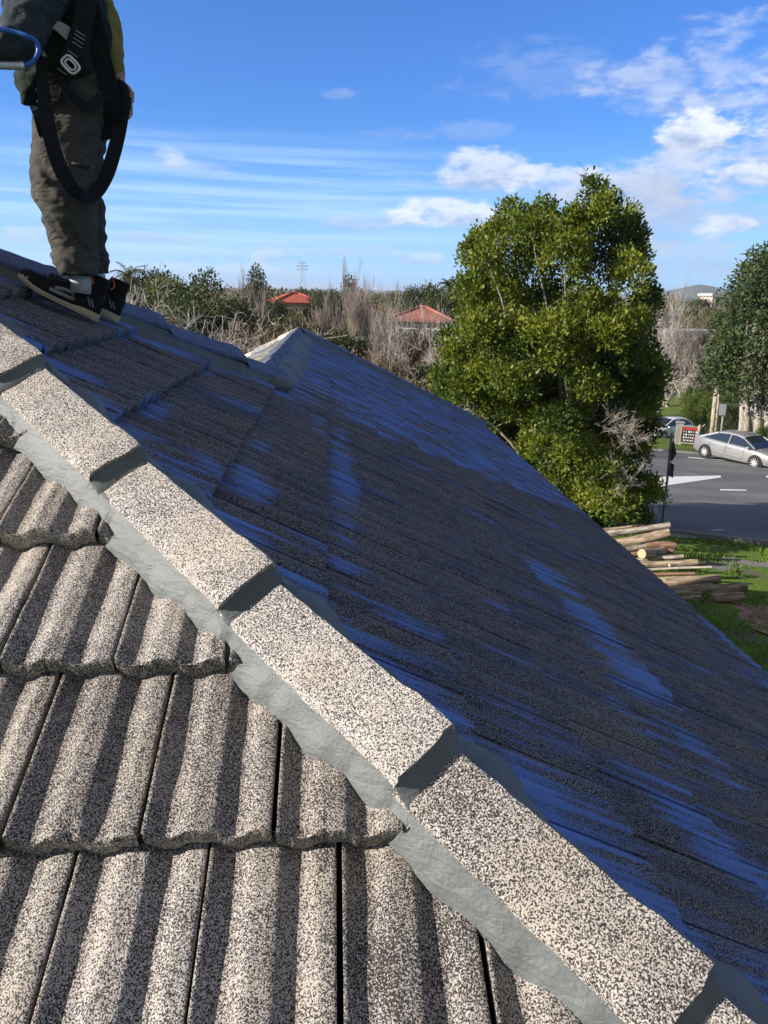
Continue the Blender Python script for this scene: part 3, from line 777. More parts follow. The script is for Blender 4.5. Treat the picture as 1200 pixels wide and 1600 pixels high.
def bark(name, c0, c1):
    m, nt, p = new_mat(name); co = obj_co(nt)
    n = nt.noise(nt.vm('MULTIPLY', co, (1, 1, .3)), 14.0, 4, .65)
    nt.put(p.inputs['Base Color'], nt.mix(nt.ss(n, .35, .65), c0, c1)); p.inputs['Roughness'].default_value = .9
    nt.put(p.inputs['Normal'], nt.bump(n, .5, .02)); return m
M_bark_pale = bark('pale_bark', (0.17, 0.145, 0.12), (0.46, 0.41, 0.36))
M_bark_brown = bark('brown_bark', (0.13, 0.09, 0.07), (0.30, 0.23, 0.18))
M_bark_dark = bark('dark_bark', (0.06, 0.05, 0.04), (0.17, 0.14, 0.11))
M_twig_red = bark('ruddy_twig', (0.19, 0.145, 0.125), (0.40, 0.33, 0.29))
def branch(mb, rnd, p, d, ln, rad, depth, kids, spread, nseg=4, upb=.12, minr=.004, crook=.16, shrink=.72, sides=5):
    pts = [p.copy()]; rs = [rad]; dd = d.copy(); q = p.copy()
    for i in range(nseg):
        dd = (dd + Vector((rnd.gauss(0, crook), rnd.gauss(0, crook), rnd.gauss(0, crook)+upb))).normalized()
        q = q + dd*(ln/nseg); pts.append(q.copy()); rs.append(max(minr, rad*(1-.5*(i+1)/nseg)))
    mb.tube(pts, rs, n=sides if depth > 1 else 3, cap=False)
    if depth <= 0: return
    for k in range(kids):
        f = rnd.uniform(.35, 1.0) if k else 1.0
        idx = min(nseg, max(1, int(round(f*nseg)))); base = pts[idx]
        ax = Vector((rnd.gauss(0, 1), rnd.gauss(0, 1), rnd.gauss(0, 1))); ax = (ax-dd*ax.dot(dd)).normalized()
        nd = (dd*math.cos(spread*rnd.uniform(.5, 1.2)) + ax*math.sin(spread*rnd.uniform(.6, 1.2))).normalized()
        branch(mb, rnd, base, nd, ln*shrink*rnd.uniform(.75, 1.15), max(minr, rs[idx]*.68), depth-1, kids, spread, nseg, upb, minr, crook, shrink, sides)

# ---- the big broadleaf tree behind the roof
M_leaf_big = leaf_mat('glossy_leaf', (0.022, 0.058, 0.008), (0.205, 0.228, 0.024), .30, .52, .35)
TD = 18.0
tb = at(905, 800, TD); tbase = Vector((tb[0], tb[1], gz(tb[0], tb[1])))
bt = empty('broadleaf_tree', tbase)
tag(bt, 'tall glossy yellow green evergreen tree standing behind the roof edge', 'tree')
pm = FPX/ (TD*1.03)                            # photo pixels per metre there
rnd = random.Random(11); rg = np.random.default_rng(21)
LB = [(928, 302, 19, 34), (944, 332, 28, 40), (958, 366, 32, 46), (908, 362, 24, 34), (888, 380, 22, 28), (985, 385, 24, 40), (832, 368, 32, 36), (856, 362, 26, 34), (795, 375, 34, 46), (745, 400, 13, 26), (765, 410, 30, 40), (735, 448, 26, 38),
      (880, 400, 42, 52), (830, 415, 46, 50), (935, 415, 40, 46), (985, 440, 34, 40), (1008, 470, 26, 32), (785, 455, 44, 46), (740, 500, 34, 40), (850, 480, 50, 50), (915, 485, 46, 44), (975, 510, 40, 38), (1002, 530, 24, 26),
      (715, 555, 28, 38), (765, 545, 44, 44), (820, 560, 46, 44), (880, 560, 46, 40), (1000, 570, 42, 34), (1014, 600, 24, 32), (945, 570, 30, 30), (700, 600, 20, 30), (735, 615, 40, 42), (790, 630, 42, 42), (845, 635, 40, 36),
      (905, 545, 34, 26), (1000, 620, 38, 30), (870, 690, 44, 44), (815, 690, 40, 40), (765, 670, 30, 34), (925, 725, 48, 44), (880, 755, 44, 40), (960, 770, 40, 36), (1000, 755, 24, 24), (1015, 770, 22, 20), (925, 800, 44, 26), (975, 805, 36, 22), (850, 745, 18, 20), (1012, 640, 20, 26), (905, 640, 34, 30),
      (860, 640, 36, 34), (930, 610, 30, 28), (840, 700, 34, 30), (900, 700, 36, 30), (950, 690, 30, 26), (900, 790, 44, 30), (940, 760, 40, 30), (870, 720, 36, 30), (980, 790, 30, 22), (920, 740, 40, 30), (845, 660, 30, 30),
      (800, 600, 40, 36), (760, 590, 36, 34), (720, 580, 30, 34), (830, 620, 38, 34), (870, 670, 40, 36), (900, 710, 40, 36), (940, 740, 40, 34), (960, 790, 40, 26), (860, 610, 36, 34), (905, 590, 34, 32), (890, 650, 40, 36), (930, 770, 44, 34), (985, 560, 30, 30), (960, 610, 30, 30),
      (860, 520, 42, 36), (905, 525, 42, 36), (945, 530, 36, 34), (800, 520, 42, 36), (755, 515, 36, 36), (830, 545, 40, 34), (880, 500, 38, 34), (990, 600, 30, 30), (720, 600, 26, 34), (775, 640, 36, 34)]
lobes = []
for k_i, (u, v, a, b) in enumerate(LB):
    hw = max(0, 1-(abs(u-870)/190.0)**2)**.5
    dd = rnd.uniform(-1, .3)*max(.25, hw)*1.9 + (-.5 if k_i > 59 else .3 if v > 610 and u > 830 else 0)
    p = at(u, v, TD+dd); q = .75
    lobes.append((p[0], p[1], p[2], a/pm*q, a/pm*q, b/pm*q))
for k in range(110):                            # twig ends that break the outline
    u, v, a, b = rnd.choice(LB[2:34]); th = rnd.uniform(0, 6.283); p = at(u+a*.95*math.cos(th), v-b*.95*abs(math.sin(th)), TD+rnd.uniform(-1.3, .5)); q = rnd.uniform(4, 10)
    lobes.append((p[0], p[1], p[2], q/pm, q/pm, q/pm*2.1))
for k in range(40):                             # dense lower skirt
    u = rnd.uniform(720, 1000); v = rnd.uniform(600, 815)
    if v > 560+(u-680)*.85+60: u = rnd.uniform(850, 990)
    p = at(u, v, TD+rnd.uniform(-.2, 2.2)); lobes.append((p[0], p[1], p[2], .52, .52, .45))
for k in range(34):                             # the side away from the photo
    u, v, a, b = rnd.choice(LB[:46]); p = at(u+rnd.uniform(-10, 10), v+rnd.uniform(5, 20), TD+rnd.uniform(.9, 2.3))
    lobes.append((p[0], p[1], p[2], a/pm*.8, a/pm*.8, b/pm*.8))
crown_obj('crown', M_leaf_big, bt, lobes, 560, .090, rg, sprig=14, spr=.14, up=.45, fill=.32, tintlobe=.42)
mb = MB()
for k, (u, v, a, b) in enumerate(LB[:47:2]):
    k *= 2
    lx, ly, lz = lobes[k][:3]
    e = Vector((lx, ly, lz)); s0 = tbase + Vector((rnd.uniform(-.25, .25), rnd.uniform(-.25, .25), 0))
    ctrl = s0 + Vector(((e.x-s0.x)*.35, (e.y-s0.y)*.35, (e.z-s0.z)*rnd.uniform(.35, .6)))
    pts = []
    for i in range(11):
        t = i/10; q = s0*(1-t)**2 + ctrl*2*t*(1-t) + e*t*t
        pts.append(q+Vector((rnd.gauss(0, .03), rnd.gauss(0, .03), 0)))
    mb.tube(pts, [.062*(1-t/10*.86)+.005 for t in range(11)], n=6, cap=False)
    for j in range(3):
        q = pts[rnd.randint(5, 10)]
        branch(mb, rnd, q, (Vector((rnd.gauss(0, 1), rnd.gauss(0, 1), rnd.uniform(.2, 1.2)))).normalized(), .45, .014, 1, 3, .7)
mb.build('trunk', M_bark_pale, bt, smooth=True)
for (u, v, dq, r_) in ((965, 660, -1.2, .62), (985, 690, -1.2, .6), (955, 645, -1.1, .5), (985, 750, -1.4, .5), (970, 775, -1.3, .45), (990, 505, -.8, .5)):
    p = Vector(at(u, v, TD+dq*1.2-.5)); mb = MB()
    for k in range(2):
        branch(mb, rnd, p+Vector((-.3, .1, -.25)), Vector((rnd.uniform(.1, 1), rnd.uniform(-.6, .1), rnd.uniform(-.1, .9))).normalized(), r_*.72, .011, 3, 4, .62, upb=.02, crook=.2, minr=.003)
    mb.build('dead_branch', M_bark_pale, bt)

# ---- bare winter trees
def bare_proto(seed, kids, depth, spread, ln, rad, upb, mat, stems=1, crook=.16, shrink=.72, label=None, cat='tree'):
    rnd = random.Random(seed); root = empty('bare_tree', (0, 0, 0))
    mb = MB()
    for s in range(stems):
        d = Vector((rnd.gauss(0, .22 if stems > 1 else .05), rnd.gauss(0, .22 if stems > 1 else .05), 1)).normalized()
        branch(mb, rnd, Vector((rnd.uniform(-.2, .2)*(stems > 1), rnd.uniform(-.2, .2)*(stems > 1), -.3)), d, ln, rad, depth, kids, spread, upb=upb, crook=crook, shrink=shrink, minr=.007)
    # split: thick trunk and limbs are one mesh, the fine twigs another
    zmax = max(v[2] for v in mb.v)
    mb.v = [(x/zmax, y/zmax, z/zmax) for x, y, z in mb.v]
    mb.build('branches', mat, root, local=True)
    return root
def put(proto, first, u, vtop, d, label, cat, group, wid=1.0, rz=0.0, sink=0.0, name=None):
    """a copy whose base stands on the ground at distance d and whose top reaches the sight line (u, vtop)"""
    o = proto if first else copy_tree(proto)
    t = at(u, vtop, d); z0 = gz(t[0], t[1])-sink; H = t[2]-z0
    o.location = (t[0], t[1], z0); o.rotation_euler = (0, 0, rz); o.scale = (H*wid, H*wid, H)
    o['label'] = label; o['category'] = cat
    if group: o['group'] = group
    return o
M_bark_grey = bark('grey_bark', (0.18, 0.16, 0.145), (0.50, 0.46, 0.42))
BP = [bare_proto(1, 4, 5, .62, 3.0, .20, .10, M_bark_grey, 1, .2), bare_proto(2, 4, 5, .34, 3.2, .16, .22, M_twig_red, 3, .10, .74), bare_proto(3, 3, 5, .75, 2.6, .13, .05, M_bark_grey, 2, .24), bare_proto(4, 5, 4, .5, 2.4, .15, .12, M_twig_red, 4, .2, .7)]
used = [True]*4
BT = [ # proto, u, vtop, dist, width, label
 (0, 238, 408, 27, 1.0, 'pale bare tree with twisting branches just right of the worker\'s legs'),
 (2, 300, 452, 24, 1.25, 'low pale crooked bare branches above the ridge in front of the dark green tree'),
 (1, 398, 404, 50, .6, 'tall pale bare tree left of the red tiled roof'),
 (2, 372, 470, 26, 1.0, 'pale leaning bare tree beside the yellowish shrub'),
 (2, 425, 486, 30, .9, 'spreading white barked bare tree under the red tiled roof'),
 (1, 556, 386, 52, .62, 'tall thin upright bare tree, the tallest on the skyline'),
 (1, 524, 428, 50, .5, 'ruddy bare tree left of the tallest bare tree'),
 (1, 600, 428, 48, .7, 'ruddy bare tree right of the tallest bare tree'),
 (0, 628, 445, 34, .55, 'white branched bare tree in front of the dull red roof'),
 (2, 655, 548, 28, .8, 'low bare tree with pale arching limbs beside the big green tree'),
 (0, 690, 455, 36, .8, 'pale bare tree partly hidden by the left side of the big green tree'),
 (3, 470, 494, 36, .8, 'brown bare thicket tree in front of the red roofed house'),
 (3, 545, 488, 42, .7, 'brown twiggy bare tree below the tallest bare tree'),
 (3, 345, 440, 48, .8, 'brown bare tree behind the dark green tree'),
 (1, 728, 408, 75, .6, 'small ruddy bare treetop left of the big green tree'),
 (0, 1070, 428, 72, .75, 'large whitish bare tree between the big green tree and the dark conifer'),
 (2, 1030, 525, 68, .7, 'pale bare tree with hooked limbs right of the big green tree'),
 (3, 1085, 478, 74, .8, 'brown twiggy tree left of the dark conifer'),
 (2, 1092, 540, 70, .6, 'grey lichen covered bare tree over the green bush'),
 (3, 1045, 470, 76, .9, 'dense grey bare tree in front of the white flat buildings'),
 (3, 590, 520, 30, 1.0, 'brown bare bush tree above the roof hip'),
 (3, 430, 505, 26, 1.1, 'reddish brown twiggy tree left of the roof peak'),
 (3, 660, 470, 82, .6, 'brown bare tree behind the dull red roof'),
]
first = [True]*4
for i, (k, u, v, d, w, lab) in enumerate(BT):
    put(BP[k], first[k], u, v, d, lab, 'bare tree', 'bare winter trees', w, rz=i*1.7); first[k] = False

# ---- evergreen background trees
M_leaf_dark = leaf_mat('dark_leaf', (0.022, 0.034, 0.012), (0.080, 0.095, 0.030), .15, .6)
M_leaf_olive = leaf_mat('olive_leaf', (0.045, 0.060, 0.018), (0.130, 0.135, 0.040), .2, .6)
M_leaf_brown = leaf_mat('brown_leaf', (0.085, 0.055, 0.030), (0.22, 0.15, 0.09), .2, .7)
M_leaf_conif = leaf_mat('conifer_leaf', (0.020, 0.040, 0.012), (0.080, 0.105, 0.030), .15, .6)
M_leaf_fresh = leaf_mat('fresh_leaf', (0.055, 0.095, 0.014), (0.165, 0.200, 0.030), .3, .5)
M_leaf_gold = leaf_mat('gold_leaf', (0.14, 0.12, 0.02), (0.30, 0.25, 0.045), .3, .5)
def ever_proto(seed, mat, shape='round', size=.03, dens=900):
    dens *= 5.0; size *= .70
    """unit height tree"""
    rnd = random.Random(seed); rg = np.random.default_rng(seed); root = empty('evergreen_tree', (0, 0, 0))
    lobes = []
    for k in range(26):
        if shape == 'round':
            a = rnd.uniform(0, 6.28); z = rnd.uniform(.22, .86); r = .34*math.sqrt(max(0, 1-((z-.5)/.5)**2))*rnd.uniform(.4, 1)
            q = rnd.uniform(.08, .14); lobes.append((r*math.cos(a), r*math.sin(a), z, q, q, q*.9))
        elif shape == 'cone':
            a = rnd.uniform(0, 6.28); z = rnd.uniform(.12, .9); r = .30*(1-z)**.8*rnd.uniform(.3, 1)
            q = rnd.uniform(.05, .10); lobes.append((r*math.cos(a), r*math.sin(a), z, q, q, q*.8))
        else:                                   # bush
            a = rnd.uniform(0, 6.28); z = rnd.uniform(.15, .75); r = .75*math.sqrt(max(0, 1-(z/1.0)**2))*rnd.uniform(.2, 1)
            q = rnd.uniform(.16, .26); lobes.append((r*math.cos(a), r*math.sin(a), z, q, q, q))
    crown_obj('crown', mat, root, lobes, dens, size, rg, sprig=9, spr=size*1.7, up=.3, fill=.3)
    mb = MB(); mb.tube([(0, 0, -.05), (.01, 0, .3), (0, .01, .7)], [.03, .022, .008], 7)
    for k in range(7):
        a = rnd.uniform(0, 6.28); z = rnd.uniform(.2, .5); mb.tube([(0, 0, z), (.12*math.cos(a), .12*math.sin(a), z+.12), (.2*math.cos(a), .2*math.sin(a), z+.25)], [.014, .009, .004], 5)
    mb.build('trunk', M_bark_dark, root, local=True)
    return root
EP = dict(dark=ever_proto(41, M_leaf_dark), olive=ever_proto(42, M_leaf_olive), brown=ever_proto(43, M_leaf_brown, 'bush', .045, 300), cone=ever_proto(44, M_leaf_dark, 'cone', .028, 1100),
          bush=ever_proto(45, M_leaf_olive, 'bush', .05, 300), fresh=ever_proto(46, M_leaf_fresh, 'bush', .05, 320), gold=ever_proto(47, M_leaf_gold, 'round', .04, 500), darkbush=ever_proto(48, M_leaf_dark, 'bush', .05, 300))
for k, o in EP.items():
    o.name = {'cone': 'conifer', 'brown': 'shrub', 'bush': 'shrub', 'fresh': 'shrub', 'gold': 'broadleaf_tree', 'darkbush': 'shrub'}.get(k, 'evergreen_tree')
ET = [
 ('dark', 243, 410, 60, .9, 'dark rounded evergreen behind the palm and bare branches'),
 ('olive', 302, 414, 42, 1.0, 'large olive green tree rising behind the crooked bare branches'),
 ('dark', 318, 440, 36, 1.0, 'broad dark green tree just above the roof ridge caps'),
 ('gold', 362, 464, 40, .7, 'yellow green willowy tree left of the pale bare trees'),
 ('cone', 398, 401, 62, .7, 'narrow dark conifer top behind the tall pale bare tree'),
 ('dark', 412, 450, 66, .6, 'dark evergreen right of the narrow conifer'),
 ('bush', 440, 484, 50, .6, 'olive bush left of the red roofed house'),
 ('dark', 508, 448, 90, .9, 'dark tree on the skyline right of the red roof'),
 ('dark', 480, 446, 110, 1.2, 'small dark tree on the skyline behind the red roof'),
 ('cone', 550, 420, 70, .8, 'dark conifer behind the tallest bare tree'),
 ('darkbush', 530, 500, 34, .5, 'dark green bush right above the roof peak'),
 ('olive', 575, 462, 68, .9, 'olive tree behind the ruddy bare trees'),
 ('dark', 645, 438, 78, .55, 'dark green tree behind the dull red roof'),
 ('olive', 606, 452, 95, .9, 'grey green skyline tree between the bare trees'),
 ('dark', 690, 432, 66, .8, 'dark evergreen right of the dull red roof'),
 ('bush', 640, 560, 34, .6, 'olive bush below the white branched bare tree'),
 ('brown', 400, 500, 30, .55, 'russet brown shrub left of the roof peak'),
 ('brown', 455, 500, 40, .5, 'brown shrub mass under the red roofed house'),
 ('brown', 590, 545, 30, .6, 'brown shrub along the roof hip'),
 ('brown', 655, 590, 26, .5, 'reddish brown shrub beside the big green tree'),
 ('brown', 620, 520, 52, .5, 'brown shrub mass in front of the dull red roof'),
 ('brown', 462, 477, 72, .5, 'brown shrub hiding the walls of the bright red roofed house'),
 ('brown', 668, 503, 52, .5, 'brown shrub hiding the walls of the dull red roofed house'),
 ('brown', 1064, 555, 78, .5, 'brown shrub under the large whitish bare tree'),
 ('fresh', 1092, 606, 66, .62, 'light green bush beside the white hatchback'),
 ('darkbush', 1000, 630, 72, .5, 'dark bush behind the lower right of the big green tree'),
 ('fresh', 1192, 660, 44, .35, 'light green shrub at the right edge behind the silver car'),
 ('dark', 1092, 462, 120, 1.0, 'dark round tree in front of the distant hill'),
 ('bush', 1120, 480, 90, .9, 'olive tree left of the dark conifer in the distance'),
 ('olive', 1030, 455, 100, 1.0, 'olive tree at the distant edge right of the big green tree'),
 ('olive', 1112, 520, 74, .7, 'olive tree leaning beside the dark conifer'),
 ('bush', 1000, 590, 60, .7, 'olive shrub half hidden behind the big green tree'),
 ('darkbush', 1140, 625, 56, .6, 'dark shrub between the wooden poles and the conifer trunks'),
]
seen = set()
for i, (k, u, v, d, w, lab) in enumerate(ET):
    cat = 'shrub' if EP[k].name.startswith('shrub') else 'conifer' if k == 'cone' else 'tree'
    put(EP[k], k not in seen, u, v, d, lab, cat, 'evergreens and shrubs beyond the roof', w, rz=i*2.1); seen.add(k)

# ---- palm
def palm(u, v, d, label, dup_=None):
    t = at(u, v, d); z0 = gz(t[0], t[1]); H = t[2]-z0-1.0
    r = empty('palm_tree', (t[0], t[1], z0)); tag(r, label, 'palm', 'palms on the skyline')
    mb = MB(); mb.tube([(0, 0, 0), (.05, 0, H*.5), (0, 0, H)], [.28, .22, .2], 8); mb.build('trunk', M_bark_dark, r, local=True)
    rnd = random.Random(u); Vv = []; Ff = []
    for k in range(46):
        a = rnd.uniform(0, 6.28); e0 = rnd.uniform(-.5, 1.4); ln = rnd.uniform(1.2, 1.7)
        q = Vector((0, 0, H)); e = e0
        for s in range(7):
            dv = Vector((math.cos(a)*math.cos(e), math.sin(a)*math.cos(e), math.sin(e))); q2 = q+dv*ln/7; e -= .22
            sd = Vector((-math.sin(a), math.cos(a), 0))*(.22*(1-abs(s-3)/4.5))
            for g in (-1, 1):
                for h_ in (0, .5):
                    c = q+(q2-q)*h_; n_ = len(Vv)
                    Vv += [c, c+sd*g+dv*.12-Vector((0, 0, .08)), c+sd*g*1.02+dv*.17-Vector((0, 0, .08)), c+dv*.07]; Ff.append((n_, n_+1, n_+2, n_+3))
            q = q2
    np_mesh('fronds', np.array([tuple(p) for p in Vv]), np.array(Ff), M_leaf_olive, None, attr=np.array([rnd.random() for _ in Ff])).parent = r
palm(198, 408, 58, 'shaggy palm on the skyline just right of the worker\'s knees')
palm(703, 430, 70, 'dark palm head on the skyline left of the big green tree')

# ---- dark conifer group on the right
cd = 45.0
cb_ = at(1178, 690, cd); croot = empty('conifer', (cb_[0], cb_[1], gz(cb_[0], cb_[1])))
tag(croot, 'huge dark drooping conifer with several pale trunks behind the silver car', 'conifer')
pmc = FPX/(cd*1.03); rnd = random.Random(31); rg = np.random.default_rng(31)
LC = [(1190, 412, 16, 22), (1185, 440, 30, 26), (1215, 430, 40, 40), (1170, 470, 34, 26), (1205, 475, 40, 34), (1240, 470, 50, 50), (1160, 505, 34, 30), (1195, 515, 44, 34), (1240, 520, 50, 44), (1140, 530, 24, 24), (1150, 550, 36, 30), (1190, 560, 44, 32), (1235, 565, 50, 40),
      (1130, 560, 22, 22), (1125, 590, 24, 22), (1160, 595, 36, 24), (1200, 600, 40, 26), (1240, 610, 44, 30), (1262, 640, 30, 30), (1215, 625, 30, 16), (1150, 615, 24, 14), (1112, 575, 12, 12)]
lobes = []
for (u, v, a, b) in LC:
    p = at(u, v, cd+rnd.uniform(-2, 1.5)); lobes.append((p[0], p[1], p[2], a/pmc, a/pmc, b/pmc))
    p = at(u+rnd.uniform(-8, 8), v, cd+rnd.uniform(1.5, 4)); lobes.append((p[0], p[1], p[2], a/pmc*.9, a/pmc*.9, b/pmc))
crown_obj('crown', M_leaf_conif, croot, lobes, 42, .20, rg, sprig=10, spr=.34, up=-.35, fill=.3)
mb = MB()
for (u0, u1, r_) in ((1161, 1162, .22), (1169, 1166, .17), (1176, 1174, .2), (1186, 1184, .22), (1200, 1202, .25), (1166, 1170, .13)):
    g = at(u0, 690, cd+rnd.uniform(-.5, .5)); g[2] = gz(g[0], g[1]); tp = at(u1, 600, cd); tt = at(u1+8, 500, cd)
    mb.tube([tuple(g), tuple((g+tp)/2+[.05, 0, 0]), tuple(tp), tuple(tt)], [r_*1.25, r_, r_*.8, r_*.4], 8, ref=(1, 0, 0))
mb.build('trunk', M_bark_pale, croot, smooth=True)

# ---- far woodland and land, distant hills
rg = np.random.default_rng(77)
Cc = []; Tt = []
n = 2600
azs = rg.uniform(-38, 50, n)*D2R; ds = 95*(1500/95)**(rg.random(n)**.8)
VV = []; TT = []
for a, d in zip(azs, ds):
    x, y = d*math.sin(a), d*math.cos(a); z0 = gz(x, y); H = rg.uniform(2.2, 5.0) + (rg.random() < .15)*2; R = H*rg.uniform(.45, .9)
    k = 420 if d < 180 else 200 if d < 350 else 90
    q = rg.normal(0, 1, (k, 3)); q /= np.linalg.norm(q, axis=1)[:, None]; q[:, 2] = np.abs(q[:, 2])
    c = q*np.array([R, R, H*.62])*rg.uniform(.7, 1.05, (k, 1)) + np.array([x, y, z0+H*.38])
    VV.append(leaves(c, q+np.array([0, 0, .3]), H*(.075 if d < 180 else .10 if d < 350 else .12), rg, .5, .8)); TT.append(np.clip(rg.normal(rg.random(), .15, k), 0, 1))
V = np.concatenate(VV); Ti = np.concatenate(TT); nq = len(V)//4
M_far = leaf_mat('far_foliage', (0.055, 0.060, 0.035), (0.24, 0.18, 0.135), .1, .8)
o = np_mesh('far_woodland', V, np.arange(nq*4).reshape(nq, 4), M_far, attr=Ti)
tag(o, 'distant brown and green treetops filling the suburb to the horizon', 'woodland', kind='stuff')
def ridge(name, label, d, pts, mat, depth):
    """hill with its own body: profile of (u, v) along the skyline"""
    mb = MB(); rows = []
    for j, (dd, f) in enumerate(((-depth, 0), (-depth*.5, .6), (0, 1), (depth*.8, .7), (depth*1.6, 0))):
        row = []
        for i, (u, v) in enumerate(pts):
            p = at(u, v, d); q = Vector((p[0], p[1], 0)); qn = q.normalized()
            z = -18+(p[2]+18)*f; row.append((q.x+qn.x*dd, q.y+qn.y*dd, z+ (mnoise.noise(Vector((i*.9, j, d)))*.03*(p[2]+18)*(f > .5))))
        rows.append(row)
    mb.loft(rows, cap=False, closed=False); o = mb.build(name, mat, smooth=True); return tag(o, label, 'hill', kind='structure')
M_hill = simple('hill_cover', (0.085, 0.10, 0.065), .95, .5, .012)
ridge('hills', 'low wooded hill with scattered houses on the right horizon', 2600, [(960, 464), (1000, 462), (1030, 456), (1055, 452), (1078, 447), (1092, 444.5), (1105, 446), (1120, 449), (1140, 453), (1170, 456), (1230, 459), (1300, 460)], M_hill, 500)
ridge('hills', 'long flat ridge on the left horizon', 5200, [(-100, 443), (0, 444), (100, 446), (200, 447), (330, 449), (400, 450), (480, 452), (560, 453), (640, 455), (720, 456), (820, 458), (950, 460)], M_hill, 900)

# ================================================================== HOUSES BEYOND
M_glass = simple('window_glass', (0.03, 0.035, 0.04), .12, .1, 1, spec=.6)
M_white = simple('white_paint', (0.74, 0.73, 0.70), .6, .06, 2)
def tiled(name, c):
    m, nt, p = new_mat(name); co = obj_co(nt)
    w = nt.node('ShaderNodeTexWave', wave_type='BANDS', bands_direction='Z'); nt.put(w.inputs[0], co); w.inputs['Scale'].default_value = 3.0; w.inputs['Distortion'].default_value = .6
    n = nt.noise(co, 1.2, 4); f = nt.m('MULTIPLY_ADD', n, .6, .7); f = nt.m('MULTIPLY', f, nt.m('MULTIPLY_ADD', w.outputs['Fac'], .3, .75))
    nt.put(p.inputs['Base Color'], nt.mix(1.0, c, nt.xyz(f, f, f), 'MULTIPLY')); p.inputs['Roughness'].default_value = .8
    return m
M_red = tiled('red_roof_tile', (0.46, 0.10, 0.065)); M_dull = tiled('dull_roof_tile', (0.30, 0.115, 0.085)); M_grey = tiled('grey_roof', (0.42, 0.42, 0.43)); M_brick = simple('pale_brick', (0.42, 0.34, 0.28), .9, .2, 3)
def far_house(u, veave, d, w, dp, hw, rh, rz, roofm, wallm, label, hip=True, cat='house'):
    e = at(u, veave, d); zg = gz(e[0], e[1]); root = empty('house', (e[0], e[1], zg), rz); tag(root, label, cat, 'houses in the suburb')
    he = e[2]-zg; hw2 = he
    mb = MB(); mb.box((0, 0, hw2/2-.15), (w, dp, hw2-.02)); mb.build('wall', wallm, root, local=True)
    mb = MB(); o_ = .5; a, b = w/2+o_, dp/2+o_
    if hip:
        k = (w-dp)/2+.1
        V = [(-a, -b, he), (a, -b, he), (a, b, he), (-a, b, he), (-k, 0, he+rh), (k, 0, he+rh), (-a, -b, he-.18), (a, -b, he-.18), (a, b, he-.18), (-a, b, he-.18)]
        F = [(0, 1, 5, 4), (1, 2, 5), (2, 3, 4, 5), (3, 0, 4), (0, 6, 7, 1), (1, 7, 8, 2), (2, 8, 9, 3), (3, 9, 6, 0), (9, 8, 7, 6)]
        mb.add(V, F)
        rf = mb.build('roof', roofm, root, local=True)
        mb = MB(); mb.tube([(-k, 0, he+rh+.05), (k, 0, he+rh+.05)], .14, 6)
        for sx in (-1, 1):
            for sy in (-1, 1): mb.tube([(sx*k, 0, he+rh+.04), (sx*a, sy*b, he+.05)], .12, 6)
        mb.build('ridge_cap', roofm, rf, local=True)
    else:
        mb.box((0, 0, he+rh/2), (2*a, 2*b, rh)); mb.box((0, 0, he+rh+.06), (2*a-.6, 2*b-.6, .1)); mb.build('roof', roofm, root, local=True)
    for sy in (-1, 1):
        nw = max(2, int(w/3))
        for i in range(nw):
            x = -w/2+(i+.5)*w/nw
            m1 = MB(); m1.box((x, sy*(dp/2+.02), he-1.25), (1.5, .08, 1.2)); wi = m1.build('window', M_white, root, local=True)
            m2 = MB(); m2.box((x-.36, sy*(dp/2+.065), he-1.25), (.64, .03, 1.05)); m2.box((x+.36, sy*(dp/2+.065), he-1.25), (.64, .03, 1.05)); m2.build('pane', M_glass, wi, local=True)
    for sx in (-1, 1):
        m1 = MB(); m1.box((sx*(w/2+.02), 0, he-1.25), (.08, 1.5, 1.2)); wi = m1.build('window', M_white, root, local=True)
        m2 = MB(); m2.box((sx*(w/2+.065), 0, he-1.25), (.03, 1.3, 1.05)); m2.build('pane', M_glass, wi, local=True)
    m1 = MB(); m1.box((w*.2, -dp/2-.03, 1.05), (.95, .06, 2.1)); dr = m1.build('door', M_dull, root, local=True)
    m1 = MB(); m1.ell((w*.2+.38, -dp/2-.09, 1.05), (.04, .04, .04), 8, 6); m1.build('handle', M_grey, dr, local=True)
    return root
far_house(461, 472, 92, 4.6, 4.0, 3, .95, .25, M_red, M_brick, 'house with a bright red tiled hip roof on the left')
far_house(582, 490, 78, 4.4, 3.6, 3, .7, .1, M_dull, M_white, 'white walled house under the tallest bare tree')
far_house(660, 498, 62, 3.8, 3.4, 3, .85, -.2, M_dull, M_brick, 'house with a dull red hip roof left of the big green tree')
far_house(1052, 500, 110, 7.0, 4, 3, .35, .3, M_grey, M_white, 'upper white flat roofed building right of the big green tree', hip=False)
far_house(1068, 522, 85, 7.0, 4, 3, .35, .2, M_grey, M_white, 'lower white flat roofed building behind the whitish bare tree', hip=False)
far_house(1128, 463, 230, 9, 6, 3, .6, .1, M_grey, M_brick, 'long white shed far off in front of the hill', hip=False)
far_house(1172, 664, 72, 6.0, 4, 3, 1.0, .2, M_grey, M_white, 'white house glimpsed between the conifer trunks')
